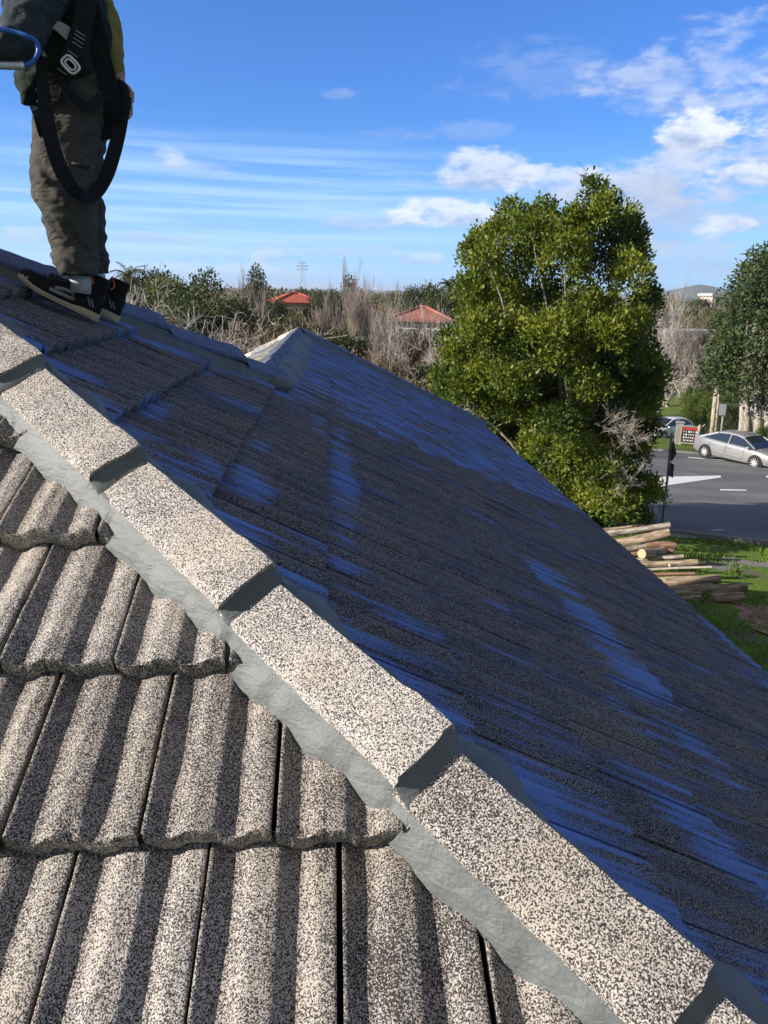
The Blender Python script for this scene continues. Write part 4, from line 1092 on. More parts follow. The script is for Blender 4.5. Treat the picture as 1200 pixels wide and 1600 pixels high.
# ---- lattice pylon on the skyline
pt = at(472, 409, 900); pz = gz(pt[0], pt[1]); PH = pt[2]-pz
M_steel = simple('galvanised_steel', (0.30, 0.31, 0.32), .5, .1, 2, metallic=.3)
mb = MB()
for z0_, z1_ in [(0, .35), (.35, .6), (.6, .8), (.8, 1.0)]:
    w0, w1 = 4.2*(1-z0_)**1.1+.5, 4.2*(1-z1_)**1.1+.5
    cs = [(1, 1), (-1, 1), (-1, -1), (1, -1)]
    for i in range(4):
        a = (cs[i][0]*w0, cs[i][1]*w0, z0_*PH); b = (cs[i][0]*w1, cs[i][1]*w1, z1_*PH); c = (cs[(i+1) % 4][0]*w1, cs[(i+1) % 4][1]*w1, z1_*PH); e = (cs[(i+1) % 4][0]*w0, cs[(i+1) % 4][1]*w0, z0_*PH)
        mb.tube([a, b], .22, 4); mb.tube([a, c], .14, 4); mb.tube([e, b], .14, 4)
for z_, hwid in ((.78, 6), (.88, 7), (.97, 4.5)):
    for s in (-1, 1): mb.tube([(0, 0, z_*PH+1), (s*hwid, 0, z_*PH)], .2, 4); mb.tube([(0, 0, z_*PH-1), (s*hwid, 0, z_*PH)], .2, 4)
o = mb.build('pylon', M_steel, local=True); o.location = (pt[0], pt[1], pz); tag(o, 'thin lattice power pylon on the horizon above the red roof', 'pylon')
# ================================================================== THE WORKER
def cloth(name, c, var=.3, sc=9.0, rough=.9):
    m, nt, p = new_mat(name); co = obj_co(nt)
    n = nt.noise(co, sc, 5, .65); f = nt.m('MULTIPLY_ADD', n, 2*var, 1-var)
    st_ = nt.ss(nt.noise(co, sc*1.7, 4, .7), .60, .74, 0, .35)
    cc = nt.mix(1.0, c, nt.xyz(f, f, f), 'MULTIPLY')
    cc = nt.mix(st_, cc, tuple(min(1, q*2.1+.02) for q in c))
    nt.put(p.inputs['Base Color'], cc); p.inputs['Roughness'].default_value = rough; p.inputs['Specular IOR Level'].default_value = .15
    w = nt.noise(nt.vm('MULTIPLY', co, (1, 1, 2.2)), 16.0, 3, .55, .8); w2 = nt.noise(co, 500.0, 1)
    nt.put(p.inputs['Normal'], nt.bump(nt.m('ADD', w, nt.m('MULTIPLY', w2, .05)), .7, .02))
    return m
M_trou = cloth('grey_brown_cloth', (0.068, 0.062, 0.054), .55)
M_jack = cloth('dark_green_cloth', (0.020, 0.027, 0.022), .3)
M_sleeve = cloth('blue_grey_cloth', (0.036, 0.047, 0.055), .4)
M_olive = cloth('olive_cloth', (0.22, 0.175, 0.055), .35)
M_skin = simple('skin', (0.45, 0.27, 0.20), .55, .08, 20)
M_hair = simple('dark_hair', (0.03, 0.022, 0.018), .7, .3, 60)
M_web = cloth('black_webbing', (0.013, 0.014, 0.018), .2, 30, .75)
M_refl = simple('reflective_tape', (0.30, 0.29, 0.28), .5, .25, 25)
M_metal = simple('brushed_metal', (0.62, 0.63, 0.65), .35, .08, 20, metallic=.8)
M_boot = simple('black_boot_leather', (0.006, 0.006, 0.007), .6, .35, 30, .3, .004, spec=.2)
M_sole = simple('tan_rubber_sole', (0.42, 0.36, 0.23), .8, .2, 30)
M_bgrey = simple('grey_boot_panel', (0.24, 0.23, 0.22), .7, .25, 40)
M_sock = simple('pale_sock', (0.42, 0.43, 0.45), .9, .2, 40, .4, .004)
M_orange = simple('orange_lace', (0.65, 0.14, 0.05), .7, .1, 20)
M_blueh = simple('blue_hose_rubber', (0.03, 0.12, 0.45), .4, .1, 10)
M_blacks = simple('black_plastic', (0.02, 0.02, 0.022), .5, .1, 10)

fd_ = Vector((-.93, -.36, 0)).normalized(); ld_ = Vector((.36, -.93, 0)).normalized()
H1 = Vector((-.865, 2.93, zD(-.865, 0)+.004)); H2 = Vector((-.845, 3.13, zD(-.845, 0)+.004))
man = empty('person', tuple((H1+H2)/2)); tag(man, 'person standing on the roof in grey work trousers, dark jacket and a black safety harness', 'person')
def A(u, v, d): return Vector(at(u, v, d))
rt_ = Vector((math.cos(17*D2R), math.sin(17*D2R), 0))     # to the right in the picture, level
dp_ = Vector((-math.sin(17*D2R), math.cos(17*D2R), 0))    # away from the camera
def limb(mb, secs, n=20, fold=0.0):
    """secs: (centre, radius across, radius in depth)"""
    rings = []
    if fold:
        n = 56; out = []
        for i in range(len(secs)-1):
            A0, A1 = secs[i], secs[i+1]; k = max(2, int((A1[0]-A0[0]).length/.009))
            for j in range(k):
                t = j/k; t = t*t*(3-2*t)*.4+t*.6; out.append((A0[0].lerp(A1[0], t), A0[1]+(A1[1]-A0[1])*t, A0[2]+(A1[2]-A0[2])*t))
        out.append(secs[-1]); secs = out
        for c, ra, rb in secs:
            ring = []
            for k in range(n):
                th = 2*math.pi*k/n; d_ = rt_*math.cos(th)*ra + dp_*math.sin(th)*rb; p = c+d_
                w = Vector((p.x*5, p.y*5, p.z*5)); wv = mnoise.noise(w)*.9
                q = Vector((p.x*7+3, p.y*7, p.z*19+math.cos(th)*1.6+wv*2)); a = 1-2.2*abs(mnoise.noise(q))
                q2 = Vector((p.x*13, p.y*13+5, p.z*34-math.cos(th)*2.2+wv*3)); b = 1-2.2*abs(mnoise.noise(q2))
                ring.append(p + d_.normalized()*fold*(a*.62+b*.38-.35))
            rings.append(ring)
        mb.loft(rings); return
    for c, ra, rb in secs:
        rings.append([c + rt_*(ra*math.cos(2*math.pi*k/n)) + dp_*(rb*math.sin(2*math.pi*k/n)) for k in range(n)])
    mb.loft(rings)
def tube_limb(mb, pts, rad, n=14): mb.tube(pts, rad, n, cap=True)
def remesh(o, vox, smooth=3, disp=0.0, dscale=.08, disp2=0, d2=.03):
    r_ = o.modifiers.new('remesh', 'REMESH'); r_.mode = 'VOXEL'; r_.voxel_size = vox; r_.use_smooth_shade = True
    s_ = o.modifiers.new('smooth', 'SMOOTH'); s_.iterations = smooth; s_.factor = .6
    for st_, sc in ((disp, dscale), (disp2, d2)):
        if st_:
            t = bpy.data.textures.new('folds', 'CLOUDS'); t.noise_scale = sc; t.noise_depth = 1
            e = bpy.data.objects.new('fold_axes', None); 
            d_ = o.modifiers.new('folds', 'DISPLACE'); d_.texture = t; d_.strength = st_; d_.mid_level = .5; d_.texture_coords = 'LOCAL'
            bpy.data.objects.remove(e)
PXM = 400.0
near_leg = [(430, 122, 22), (421, 121, 26), (412, 119, 29), (400, 119, 26), (385, 117, 30), (370, 115, 31), (340, 109, 36), (310, 103, 40), (280, 101, 43), (250, 103, 43), (215, 106, 44), (180, 112, 47), (150, 118, 51), (115, 120, 50)]
far_leg = [(427, 148, 18), (417, 147, 21), (408, 147, 22), (396, 142, 20), (370, 138, 25), (340, 130, 29), (300, 121, 34), (250, 119, 38), (200, 121, 40), (150, 123, 44)]
mb = MB()
limb(mb, [(A(u, v, 3.02+.07*(421-v)/306), r_/PXM, max(.07, r_/PXM*.88)) for v, u, r_ in near_leg], fold=.017)
limb(mb, [(A(u, v, 3.22-.02*(417-v)/270), r_/PXM, max(.06, r_/PXM*.88)) for v, u, r_ in far_leg], fold=.015)
limb(mb, [(A(118, 178, 3.13), .118, .14), (A(120, 150, 3.13), .128, .155), (A(121, 112, 3.13), .118, .14)])
# bunched folds above the boots
for (u, v, rx, d) in ((119, 414, 27, 3.02), (118, 403, 29, 3.02), (118, 391, 28, 3.03), (146, 410, 20, 3.21), (144, 398, 21, 3.21)):
    c = A(u, v, d); mb.tube([c+rt_*(rx/PXM*math.cos(a/12*6.283))+dp_*(rx/PXM*.85*math.sin(a/12*6.283))+Vector((0, 0, .008*math.sin(a*1.3))) for a in range(13)], .012, 6)
o = mb.build('trousers', M_trou, man, smooth=True); remesh(o, .0062, 1, .012, .07)
# cargo pocket flap and seam
mb = MB(); q0 = A(118, 257, 2.955)
mb.tube([A(108, 256, 2.97), A(122, 258, 2.955), A(140, 260, 2.965)], .006, 6, flat=2.5); 

mb.build('pocket_seam', M_trou, man, smooth=True)
# body: one continuous surface
mb = MB()
def AA(u, v, d): return A(u, v, d)
limb(mb, [(A(118, 195, 3.13), .10, .13), (A(120, 120, 3.13), .11, .14), (A(112, 50, 3.13), .11, .14), (A(104, 0, 3.13), .12, .165), (A(98, -50, 3.13), .115, .18), (A(95, -75, 3.13), .09, .14), (A(92, -95, 3.13), .06, .06), (A(86, -120, 3.13), .055, .055), (A(80, -150, 3.13), .06, .05)])
tube_limb(mb, [A(121, 422, 3.02), A(112, 350, 3.03), A(104, 285, 3.04), A(110, 210, 3.07), A(116, 160, 3.09)], [.04, .045, .05, .07, .08])
tube_limb(mb, [A(147, 420, 3.2), A(134, 350, 3.2), A(120, 285, 3.2), A(119, 210, 3.2), A(120, 160, 3.2)], [.034, .038, .045, .065, .08])
hc_ = A(72, -178, 3.13)
mb.ell(hc_, (.098, .078, .118), 20, 14); mb.ell(hc_-rt_*.035+Vector((0, 0, -.05)), (.06, .058, .07), 14, 10)
nf = -rt_                                               # the face looks to the left of the picture
mb.tube([hc_+nf*.085+Vector((0, 0, .02)), hc_+nf*.118+Vector((0, 0, -.018)), hc_+nf*.092+Vector((0, 0, -.03))], [.010, .016, .010], 8)
mb.tube([hc_+nf*.088+dp_*.02+Vector((0, 0, -.062)), hc_+nf*.096+Vector((0, 0, -.060)), hc_+nf*.088-dp_*.02+Vector((0, 0, -.062))], .008, 8)
for s in (-1, 1):
    mb.ell(hc_+dp_*(.078*s)+Vector((0, 0, -.005))+rt_*.01, (.018, .010, .032), 10, 8)
# arms with hands: palm, thumb and four fingers each
def arm(sh, el, wr, hand_dir, palm_n, curl):
    tube_limb(mb, [sh, sh.lerp(el, .5), el, el.lerp(wr, .5), wr], [.056, .050, .041, .038, .028])
    hd = hand_dir.normalized(); pn = palm_n.normalized(); sd = hd.cross(pn).normalized()
    rings = []
    for t, w_, th in ((0, .026, .02), (.02, .034, .019), (.05, .041, .017), (.085, .042, .014), (.095, .038, .01)):
        rings.append([wr+hd*t+sd*(w_*math.cos(a/12*6.283))+pn*(th*math.sin(a/12*6.283)) for a in range(12)])
    mb.loft(rings)
    for k, (off, ln) in enumerate(((-.031, .068), (-.010, .076), (.011, .070), (.030, .055))):
        p = wr+hd*.086+sd*off; d_ = hd.copy(); pts = [p-hd*.015, p.copy()]; 
        for j in range(3):
            ang = curl*(.6+.35*j+.08*k); d2 = hd*math.cos(ang*(j+1)/1.6)+pn*math.sin(ang*(j+1)/1.6); p = p+d2.normalized()*ln*(.44, .32, .24)[j]; pts.append(p.copy())
        mb.tube(pts, [.0098, .0098, .009, .0082, .0068], 8)
    p = wr+hd*.025-sd*.030; pts = [p, p-sd*.022+hd*.028+pn*.008, p-sd*.026+hd*.052+pn*.022, p-sd*.016+hd*.068+pn*.034]
    mb.tube(pts, [.013, .0115, .0105, .008], 8)
shN, elN, wrN = A(88, -60, 2.93), A(30, 62, 2.86), A(-44, 66, 2.82)
shF, elF, wrF = A(108, -62, 3.32), A(158, 45, 3.32), A(184, 126, 3.2)
arm(shN, elN, wrN, -rt_+Vector((0, 0, .05)), dp_*.6+Vector((0, 0, -.8)), .9)
arm(shF, elF, wrF, Vector((0, 0, -1))+rt_*.15, -rt_*.5-dp_*.6, .75)
o = mb.build('body', M_skin, man, smooth=True); remesh(o, .0055, 2)
mb = MB(); mb.ell(hc_+rt_*.012+Vector((0, 0, .022)), (.100, .084, .108), 20, 14); o = mb.build('hair', M_hair, man, smooth=True)
for v_ in o.data.vertices:
    w_ = v_.co + Vector(man.location) - hc_
    if w_.dot(nf) > .055 and w_.z < .055: v_.co -= nf*(w_.dot(nf)-.055)
    if w_.z < -.055: v_.co.z += (-.055-w_.z)*.8
for s in (-1, 1):
    mb = MB(); mb.ell(hc_+nf*.086+dp_*(.031*s)+Vector((0, 0, .008)), (.012, .012, .010), 10, 8); mb.build('eye', M_white, man, smooth=True)
# jacket with sleeves
mb = MB()
limb(mb, [(A(62, 150, 3.06), .05, .09), (A(74, 132, 3.08), .10, .155), (A(98, 118, 3.11), .145, .178), (A(95, 90, 3.12), .155, .185), (A(94, 40, 3.13), .155, .18), (A(92, 0, 3.13), .145, .19), (A(93, -40, 3.13), .13, .20), (A(93, -68, 3.13), .105, .19), (A(92, -88, 3.13), .07, .09), (A(88, -102, 3.13), .062, .065)], fold=.014)
# hanging front hem
rings = []
for (ul, ur, v, th) in ((32, 50, 166, .010), (30, 60, 150, .02), (29, 72, 128, .04), (27, 84, 105, .06), (26, 90, 80, .08)):
    c = (A(ul, v, 3.0)+A(ur, v, 3.0))/2; ra = (A(ur, v, 3.0)-A(ul, v, 3.0)).length/2
    rings.append([c+rt_*(ra*math.cos(a/16*6.283))+dp_*(th*math.sin(a/16*6.283)) for a in range(16)])
mb.loft(rings)
limb(mb, [(A(158, 118, 3.2), .03, .05), (A(150, 90, 3.18), .05, .08), (A(142, 40, 3.17), .06, .10), (A(135, 0, 3.16), .06, .10)])
o = mb.build('jacket', M_jack, man, smooth=True); remesh(o, .0075, 2, .02, .09)
mb = MB()
tube_limb(mb, [A(90, -66, 2.95), A(56, 0, 2.91), A(34, 50, 2.87), A(28, 68, 2.87), A(10, 74, 2.86), A(-30, 70, 2.83)], [.080, .078, .064, .060, .056, .042], 18)
o = mb.build('sleeve', M_sleeve, man, smooth=True); remesh(o, .008, 3, .026, .06, .012, .03)
mb = MB()
tube_limb(mb, [A(108, -64, 3.32), A(140, 0, 3.30), A(158, 40, 3.27), A(170, 80, 3.24), A(181, 112, 3.21), A(184, 121, 3.2)], [.08, .078, .068, .055, .036, .03], 18)
o = mb.build('sleeve', M_olive, man, smooth=True); remesh(o, .008, 3, .02, .06); o['label'] = 'olive yellow sleeve of the far arm'
# reflective tape, button
def ribbon(mb, pts, wds, face=None, th=.0035):
    """flat webbing: pts = path, wds = width at each point; turned to lie across 'face'"""
    m_ = len(pts); rings = []
    for i, p in enumerate(pts):
        t = (pts[min(i+1, m_-1)]-pts[max(i-1, 0)]).normalized(); f = face[i] if isinstance(face, list) else (face or -dp_)
        sd = t.cross(f).normalized(); nn = sd.cross(t).normalized(); w_ = wds[i] if hasattr(wds, '__len__') else wds
        rings.append([p+sd*w_/2+nn*th, p-sd*w_/2+nn*th, p-sd*w_/2-nn*th, p+sd*w_/2-nn*th])
    mb.loft(rings)
def catmull(P_, n=5):
    out = []
    for i in range(len(P_)-1):
        a, b, c, d = P_[max(0, i-1)], P_[i], P_[i+1], P_[min(len(P_)-1, i+2)]
        for k in range(n):
            t = k/n; out.append(.5*((2*b)+(c-a)*t+(2*a-5*b+4*c-d)*t*t+(3*b-a-3*c+d)*t**3))
    out.append(P_[-1]); return out
mb = MB(); ribbon(mb, catmull([A(64, 37, 2.91), A(82, 38, 2.90), A(98, 46, 2.905), A(114, 60, 2.915)]), [.014+.03*i/15 for i in range(16)]); mb.build('reflective_tape', M_refl, man)
mb = MB(); ribbon(mb, catmull([A(133, 4, 2.925), A(131, 28, 2.92), A(130, 56, 2.92)]), .036); mb.build('reflective_tape', M_refl, man)
mb = MB(); ribbon(mb, catmull([A(63, 78, 2.90), A(70, 90, 2.895), A(70, 122, 2.90)]), .012); mb.build('reflective_tape', M_refl, man)
mb = MB(); mb.ell(A(74, 29, 2.905), (.011, .005, .011), 12, 8); mb.build('button', M_metal, man, smooth=True)
# harness
def strap(ps, w_, name='strap', face=None):
    mb = MB(); pts = catmull([A(*p) for p in ps])
    ws = w_ if not hasattr(w_, '__len__') else list(np.interp(np.linspace(0, 1, len(pts)), np.linspace(0, 1, len(w_)), w_))
    ribbon(mb, pts, ws, face); return mb.build(name, M_web, man, smooth=False)
st1 = strap([(150, -75, 2.98), (141, -20, 2.92), (132, 25, 2.905), (124, 60, 2.90), (112, 92, 2.90), (96, 118, 2.91), (78, 140, 2.93), (64, 152, 2.96)], [.05, .055, .058, .062, .062, .06, .07, .05])
mb = MB()
for (u, v) in ((126, 52), (125, 58), (123, 64), (121, 70), (114, 84), (112, 89), (98, 112)):
    mb = MB(); mb.tube([A(u-8, v-5, 2.893), A(u+7, v+5, 2.893)], .0016, 5); mb.build('stitching', M_refl, st1)
strap([(66, 88, 2.88), (66, 120, 2.875), (70, 160, 2.87), (76, 200, 2.86), (86, 240, 2.86), (100, 275, 2.86), (118, 300, 2.88), (137, 309, 2.93), (153, 298, 2.98), (168, 270, 3.0), (179, 235, 3.02), (186, 205, 3.03), (192, 172, 3.04), (196, 150, 3.05)],
      [.030, .036, .042, .044, .046, .046, .044, .040, .042, .046, .046, .046, .044, .042], 'harness_loop')
strap([(138, -10, 2.96), (150, 45, 2.97), (160, 90, 2.98), (168, 125, 2.99), (176, 160, 3.0), (174, 190, 3.03), (160, 216, 3.07)], [.05, .05, .055, .06, .055, .06, .03])
strap([(50, 158, 3.0), (58, 178, 2.98), (64, 200, 2.98), (68, 212, 3.0)], .028)
strap([(158, 150, 2.95), (140, 168, 2.93), (112, 150, 2.91), (92, 120, 2.90)], .03)
mb = MB()
for i, (u, v) in enumerate(((158, 208), (166, 200), (172, 208), (162, 214))): mb.box(A(u, v, 3.04), (.022, .02, .03), rot=Matrix.Rotation(.4*i, 3, 'Y'))
mb.build('strap_keeper', M_web, man)
mb = MB(); mb.ell(A(189, 142, 3.07), (.030, .022, .034), 12, 8); mb.ell(A(194, 158, 3.06), (.022, .02, .03), 12, 8); mb.box(A(202, 163, 3.06), (.010, .02, .036)); mb.tube([A(184, 122, 3.1), A(192, 130, 3.08), A(198, 146, 3.06), A(203, 156, 3.06)], .005, 6)
o = mb.build('strap_bundle', M_web, man); remesh(o, .004, 2)
mb = MB()
for k, (a, b, r_) in enumerate(((15, 9, .0045), (9.5, 5, .0035))):
    c0 = (110, 101); pts = []
    for i in range(25):
        th = i/24*2*math.pi; sx = math.copysign(abs(math.cos(th))**.55, math.cos(th))*b; sy = math.copysign(abs(math.sin(th))**.55, math.sin(th))*a
        rr = -.75; pts.append(A(c0[0]+sx*math.cos(rr)-sy*math.sin(rr)*-1*-1, c0[1]+sx*math.sin(rr)+sy*math.cos(rr), 2.885))
    mb.tube(pts, r_, 8, cap=False)
mb.build('buckle', M_metal, man, smooth=True)
# boots
def boot(Hh, sidef):
    fx = (fd_+Vector((0, 0, -T*fd_.x))).normalized(); sx = ld_.copy(); up = sx.cross(fx).normalized()
    if up.z < 0: up = -up
    root = empty('boot', tuple(Hh-Vector(man.location))); root.parent = man
    def P_(a, s, h): return Hh + fx*a + sx*s + up*h
    prof_ = [(-.012, .020, .3), (-.004, .028, 1), (.02, .036, 1), (.05, .037, 1), (.09, .035, 1), (.14, .036, 1), (.19, .043, 1), (.225, .045, 1), (.25, .041, 1), (.268, .032, 1), (.280, .018, 1)]
    mb = MB(); rings = []
    for a, w_, q in prof_:
        toe = max(0, a-.21)*.30; hh_ = .026-.010*min(1, max(0, a-.05)/.05)
        rings.append([P_(a, -w_, .0+toe), P_(a, -w_*1.05, .010+toe), P_(a, -w_*1.0, hh_+toe), P_(a, w_*1.0, hh_+toe), P_(a, w_*1.05, .010+toe), P_(a, w_, .0+toe)])
    mb.loft(rings); s_ = mb.build('sole', M_sole, root, smooth=False)
    mb = MB(); rings = []
    for a, w_, h_ in ((-.008, .022, .09), (.004, .031, .105), (.03, .035, .115), (.07, .036, .112), (.10, .035, .098), (.13, .036, .085), (.17, .040, .074), (.20, .043, .066), (.235, .042, .058), (.258, .034, .050), (.274, .020, .038)):
        toe = max(0, a-.21)*.30; rg_ = []
        for k in range(15):
            th = math.pi*k/14; rg_.append(P_(a, -w_*math.cos(th), .014+toe+(h_-.014)*math.sin(th)**.7))
        rings.append(rg_)
    mb.loft(rings)
    mb.tube([P_(.035, 0, .07), P_(.032, 0, .115)+Vector((0, 0, .01)), P_(.028, 0, .13)+Vector((0, 0, .025))], [.034, .038, .040], 14, ref=sx)
    o = mb.build('upper', M_boot, root, smooth=True); remesh(o, .005, 2)
    mb = MB()
    mb.tube([P_(.175, sidef*.040, .032), P_(.13, sidef*.0405, .034), P_(.09, sidef*.037, .036), P_(.10, sidef*.036, .056), P_(.135, sidef*.037, .052), P_(.16, sidef*.038, .044)], .0065, 6, flat=.5)
    mb.build('side_panel', M_bgrey, root)
    mb = MB(); mb.tube([P_(.245, sidef*.030, .034), P_(.266, sidef*.018, .032)], .009, 6); mb.build('toe_patch', M_sock, root)
    for a in (.022, .034): mb = MB(); mb.tube([P_(a, sidef*.036, .040), P_(a+.018, sidef*.036, .064)], .0028, 5); mb.build('stripe', M_bgrey, root)
    mb = MB(); mb.tube([P_(.13, sidef*.02, .095), P_(.085, sidef*.026, .118), P_(.075, sidef*.028, .150), P_(.055, sidef*.036, .12), P_(.062, sidef*.036, .10)], .0035, 6); mb.build('lace', M_orange, root)
    mb = MB()
    for k in range(5): mb.tube([P_(.11+.03*k, -.02, .098-.010*k), P_(.118+.03*k, 0, .103-.010*k), P_(.11+.03*k, .02, .098-.010*k)], .003, 5)
    mb.build('lace', M_blacks, root)
    return root
boot(H1, 1); boot(H2, 1)
mb = MB(); mb.tube([A(126, 458, 3.03), A(127, 440, 3.03), A(122, 425, 3.03)], [.036, .037, .038], 14, ref=dp_); mb.build('sock', M_sock, man, smooth=True)
mb = MB(); mb.tube([A(150, 452, 3.2), A(151, 436, 3.2), A(148, 420, 3.2)], [.032, .033, .035], 14, ref=dp_); mb.build('sock', M_sock, man, smooth=True)
# the hose in the hand
mb = MB(); pts = catmull([A(-150, 100, 2.9), A(-60, 52, 2.80), A(-20, 44, 2.79), (A(0, 46, 2.79)), A(22, 50, 2.79), A(44, 57, 2.78), A(57, 66, 2.79), A(60, 80, 2.79), A(53, 94, 2.79), A(40, 102, 2.79), A(20, 103.5, 2.79), A(0, 103, 2.79), A(-40, 99, 2.8), A(-120, 150, 2.95)], 6)
mb.tube(pts, .0068, 10); hose = mb.build('air_hose', M_blueh, smooth=True)
tag(hose, 'blue air hose looped over the worker\'s forearm at the upper left', 'hose')
mb = MB(); a, b = A(37, 103, 2.79), A(-10, 102.5, 2.79); ax = (b-a).normalized(); n1_ = ax.orthogonal().normalized(); n2_ = ax.cross(n1_)
mb.tube([a+(b-a)*t/150+n1_*(.0100*math.cos(t*.9))+n2_*(.0100*math.sin(t*.9)) for t in range(151)], .0022, 5); mb.tube([a, a+ax*.008], .012, 12)
sp_ = mb.build('spring_guard', M_metal, None, smooth=True); sp_.parent = hose

# ================================================================== LOG PILE
def log_mat(name, c0, c1):
    m, nt, p = new_mat(name); co = obj_co(nt)
    n = nt.noise(nt.vm('MULTIPLY', co, (1.2, 9, 9)), 2.6, 5, .65, .4); q = nt.noise(co, 3.0, 3, .6)
    c = nt.mix(nt.ss(n, .32, .66), c0, c1); c = nt.mix(nt.ss(q, .58, .70, 0, .6), c, tuple(v*.35 for v in c1))
    nt.put(p.inputs['Base Color'], c); p.inputs['Roughness'].default_value = .9; nt.put(p.inputs['Normal'], nt.bump(n, .7, .02)); return m
M_log = log_mat('weathered_log', (0.09, 0.06, 0.04), (0.44, 0.34, 0.23)); M_logred = log_mat('reddish_log', (0.10, 0.05, 0.035), (0.30, 0.17, 0.11)); M_loggrey = log_mat('greyed_log', (0.10, 0.085, 0.07), (0.48, 0.42, 0.34))
m, nt, p = new_mat('cut_log_end'); co = obj_co(nt)
w_ = nt.node('ShaderNodeTexWave', wave_type='RINGS', rings_direction='X'); nt.put(w_.inputs[0], co); w_.inputs['Scale'].default_value = 9; w_.inputs['Distortion'].default_value = 1.5
nt.put(p.inputs['Base Color'], nt.mix(w_.outputs['Fac'], (.36, .29, .16), (.50, .41, .25))); p.inputs['Roughness'].default_value = .9; M_cut = m
LOGS = [ # x0,y0,x1,y1 in the photo, thickness px, distance right end, distance left end, material, label
 (900, 832, 1006, 821, 5, 13.6, 13.3, M_log, 'thin pole at the very top of the log pile behind the others'),
 (905, 842, 1047, 820, 10, 13.4, 13.1, M_loggrey, 'topmost grey log of the pile whose round end sticks out right'),
 (905, 862, 1046, 832, 15, 13.2, 13.0, M_log, 'thick straight log lying second from the top of the pile'),
 (960, 866, 1010, 853, 9, 12.9, 12.8, M_loggrey, 'short pale log stub under the thick second log'),
 (1008, 854, 1056, 852, 11, 13.0, 12.9, M_logred, 'reddish brown log with its end out past the pale stubs'),
 (985, 866, 1052, 861, 8, 12.95, 12.7, M_logred, 'dark reddish log wedged behind the yellow ended log'),
 (1001, 866, 1050, 860, 13, 12.7, 12.45, M_log, 'log whose pale yellow sawn end faces the roof'),
 (960, 877, 1068, 870, 7, 12.6, 12.4, M_loggrey, 'slim grey log just below the yellow ended log'),
 (960, 884, 1090, 878, 10, 12.4, 12.2, M_log, 'long light brown log above the flat plank'),
 (1085, 881, 1101, 880, 5, 12.5, 12.4, M_loggrey, 'small off cut showing behind the end of the long light log'),
 (970, 893, 1112, 885.5, 7, 12.2, 12.0, M_loggrey, 'flat grey timber plank across the middle of the pile'),
 (1000, 898, 1086, 897, 5, 12.1, 12.0, M_logred, 'thin dark batten beneath the flat grey plank'),
 (960, 914, 1126, 903.5, 14, 11.9, 11.75, M_log, 'thick brown log under the thin dark batten'),
 (1000, 924, 1113, 914, 10, 11.8, 11.6, M_log, 'medium brown log between the two thick lower logs'),
 (1000, 933, 1167, 918, 15, 11.65, 11.3, M_log, 'long thick log reaching farthest right over the grass'),
 (1010, 948, 1162, 932, 15, 11.3, 11.0, M_log, 'lowest thick log lying on the grass in front of the pile'),
]
def make_log(x0, y0, x1, y1, px, d1, d0, mat, label, i):
    rl = random.Random(100+i); d1 *= 1.17; d0 *= 1.17; b = Vector(at(x1, y1, d1)); a = Vector(at(x0, y0, d0))
    r_ = px/2*d1*1.06/FPX*1.02; ln = (b-a).length+ (.5 if i > 8 else 0)
    ax = (b-a).normalized(); a = b-ax*ln
    if i != 7 and i != 3: pass
    root = empty('log', tuple((a+b)/2)); root.rotation_euler = (0, math.asin(-ax.z), math.atan2(ax.y, ax.x))
    tag(root, label, 'log', 'logs stacked on the grass')
    mb = MB(); n = 18; m_ = 14; rings = []; ph = rl.uniform(0, 6)
    flat = i == 10
    for j in range(m_+1):
        t = j/m_; x = -ln/2+ln*t; wob = Vector((0, r_*.25*math.sin(t*4+ph), r_*.2*math.sin(t*5+ph*2)))
        if t in (0, 1): wob = wob
        sc = (1.06-.12*t)*(1+.05*rl.uniform(-1, 1)) if 0 < j < m_ else (1.0-.12*t)
        rings.append([Vector((x, r_*sc*math.cos(k/n*6.283)*(1+.06*mnoise.noise(Vector((x*2, k*.7, i)))), (r_*sc*math.sin(k/n*6.283)*(.45 if flat else 1)))) + wob for k in range(n)])
    mb.loft(rings, cap=False); mb.build('bark', mat, root, smooth=True, local=True)
    for s, rg_ in ((-1, rings[0]), (1, rings[-1])):
        mb = MB(); c = sum(rg_, Vector())/n; mb.add([tuple(c+Vector((s*.004, 0, 0)))]+[tuple(q) for q in rg_], [((0, k+1, (k+1) % n+1) if s > 0 else (0, (k+1) % n+1, k+1)) for k in range(n)])
        mb.build('cut_end', M_cut, root, local=True)
for i, lg in enumerate(LOGS):
    if i == 6:                                  # this one is turned so that its sawn left end shows
        x0, y0, x1, y1, px, d1, d0, mat, lab = lg
        make_log(1001, 866, 1052, 859, 13, 13.15, 12.3, mat, lab, i)
        continue
    if i == 3: make_log(*lg[:5], 12.9, 12.6, *lg[7:], i); continue
    make_log(*lg, i)
# leafy weed growing over the lowest log
g = on_ground(1104, 945); wr_ = Vector(at(1104, 930, 12.8)); weed = empty('weed', tuple(g)); tag(weed, 'small leafy weed growing against the lowest log', 'weed')
rg = np.random.default_rng(5); V, Ti = crown_leaves([(wr_.x, wr_.y, wr_.z, .10, .06, .06), (wr_.x-.02, wr_.y, g.z+.1, .12, .08, .08)], 900, .05, rg, sprig=6, spr=.04)
np_mesh('leaves', V, np.arange(len(V)).reshape(-1, 4), M_leaf_fresh, weed, attr=Ti)
g2 = on_ground(1144, 903); weed = empty('weed', tuple(g2)); tag(weed, 'taller green weed standing on the gravel behind the logs', 'weed')
V, Ti = crown_leaves([(g2.x, g2.y, g2.z+.12, .10, .08, .13)], 700, .06, rg, sprig=6, spr=.05)
np_mesh('leaves', V, np.arange(len(V)).reshape(-1, 4), M_leaf_fresh, weed, attr=Ti)

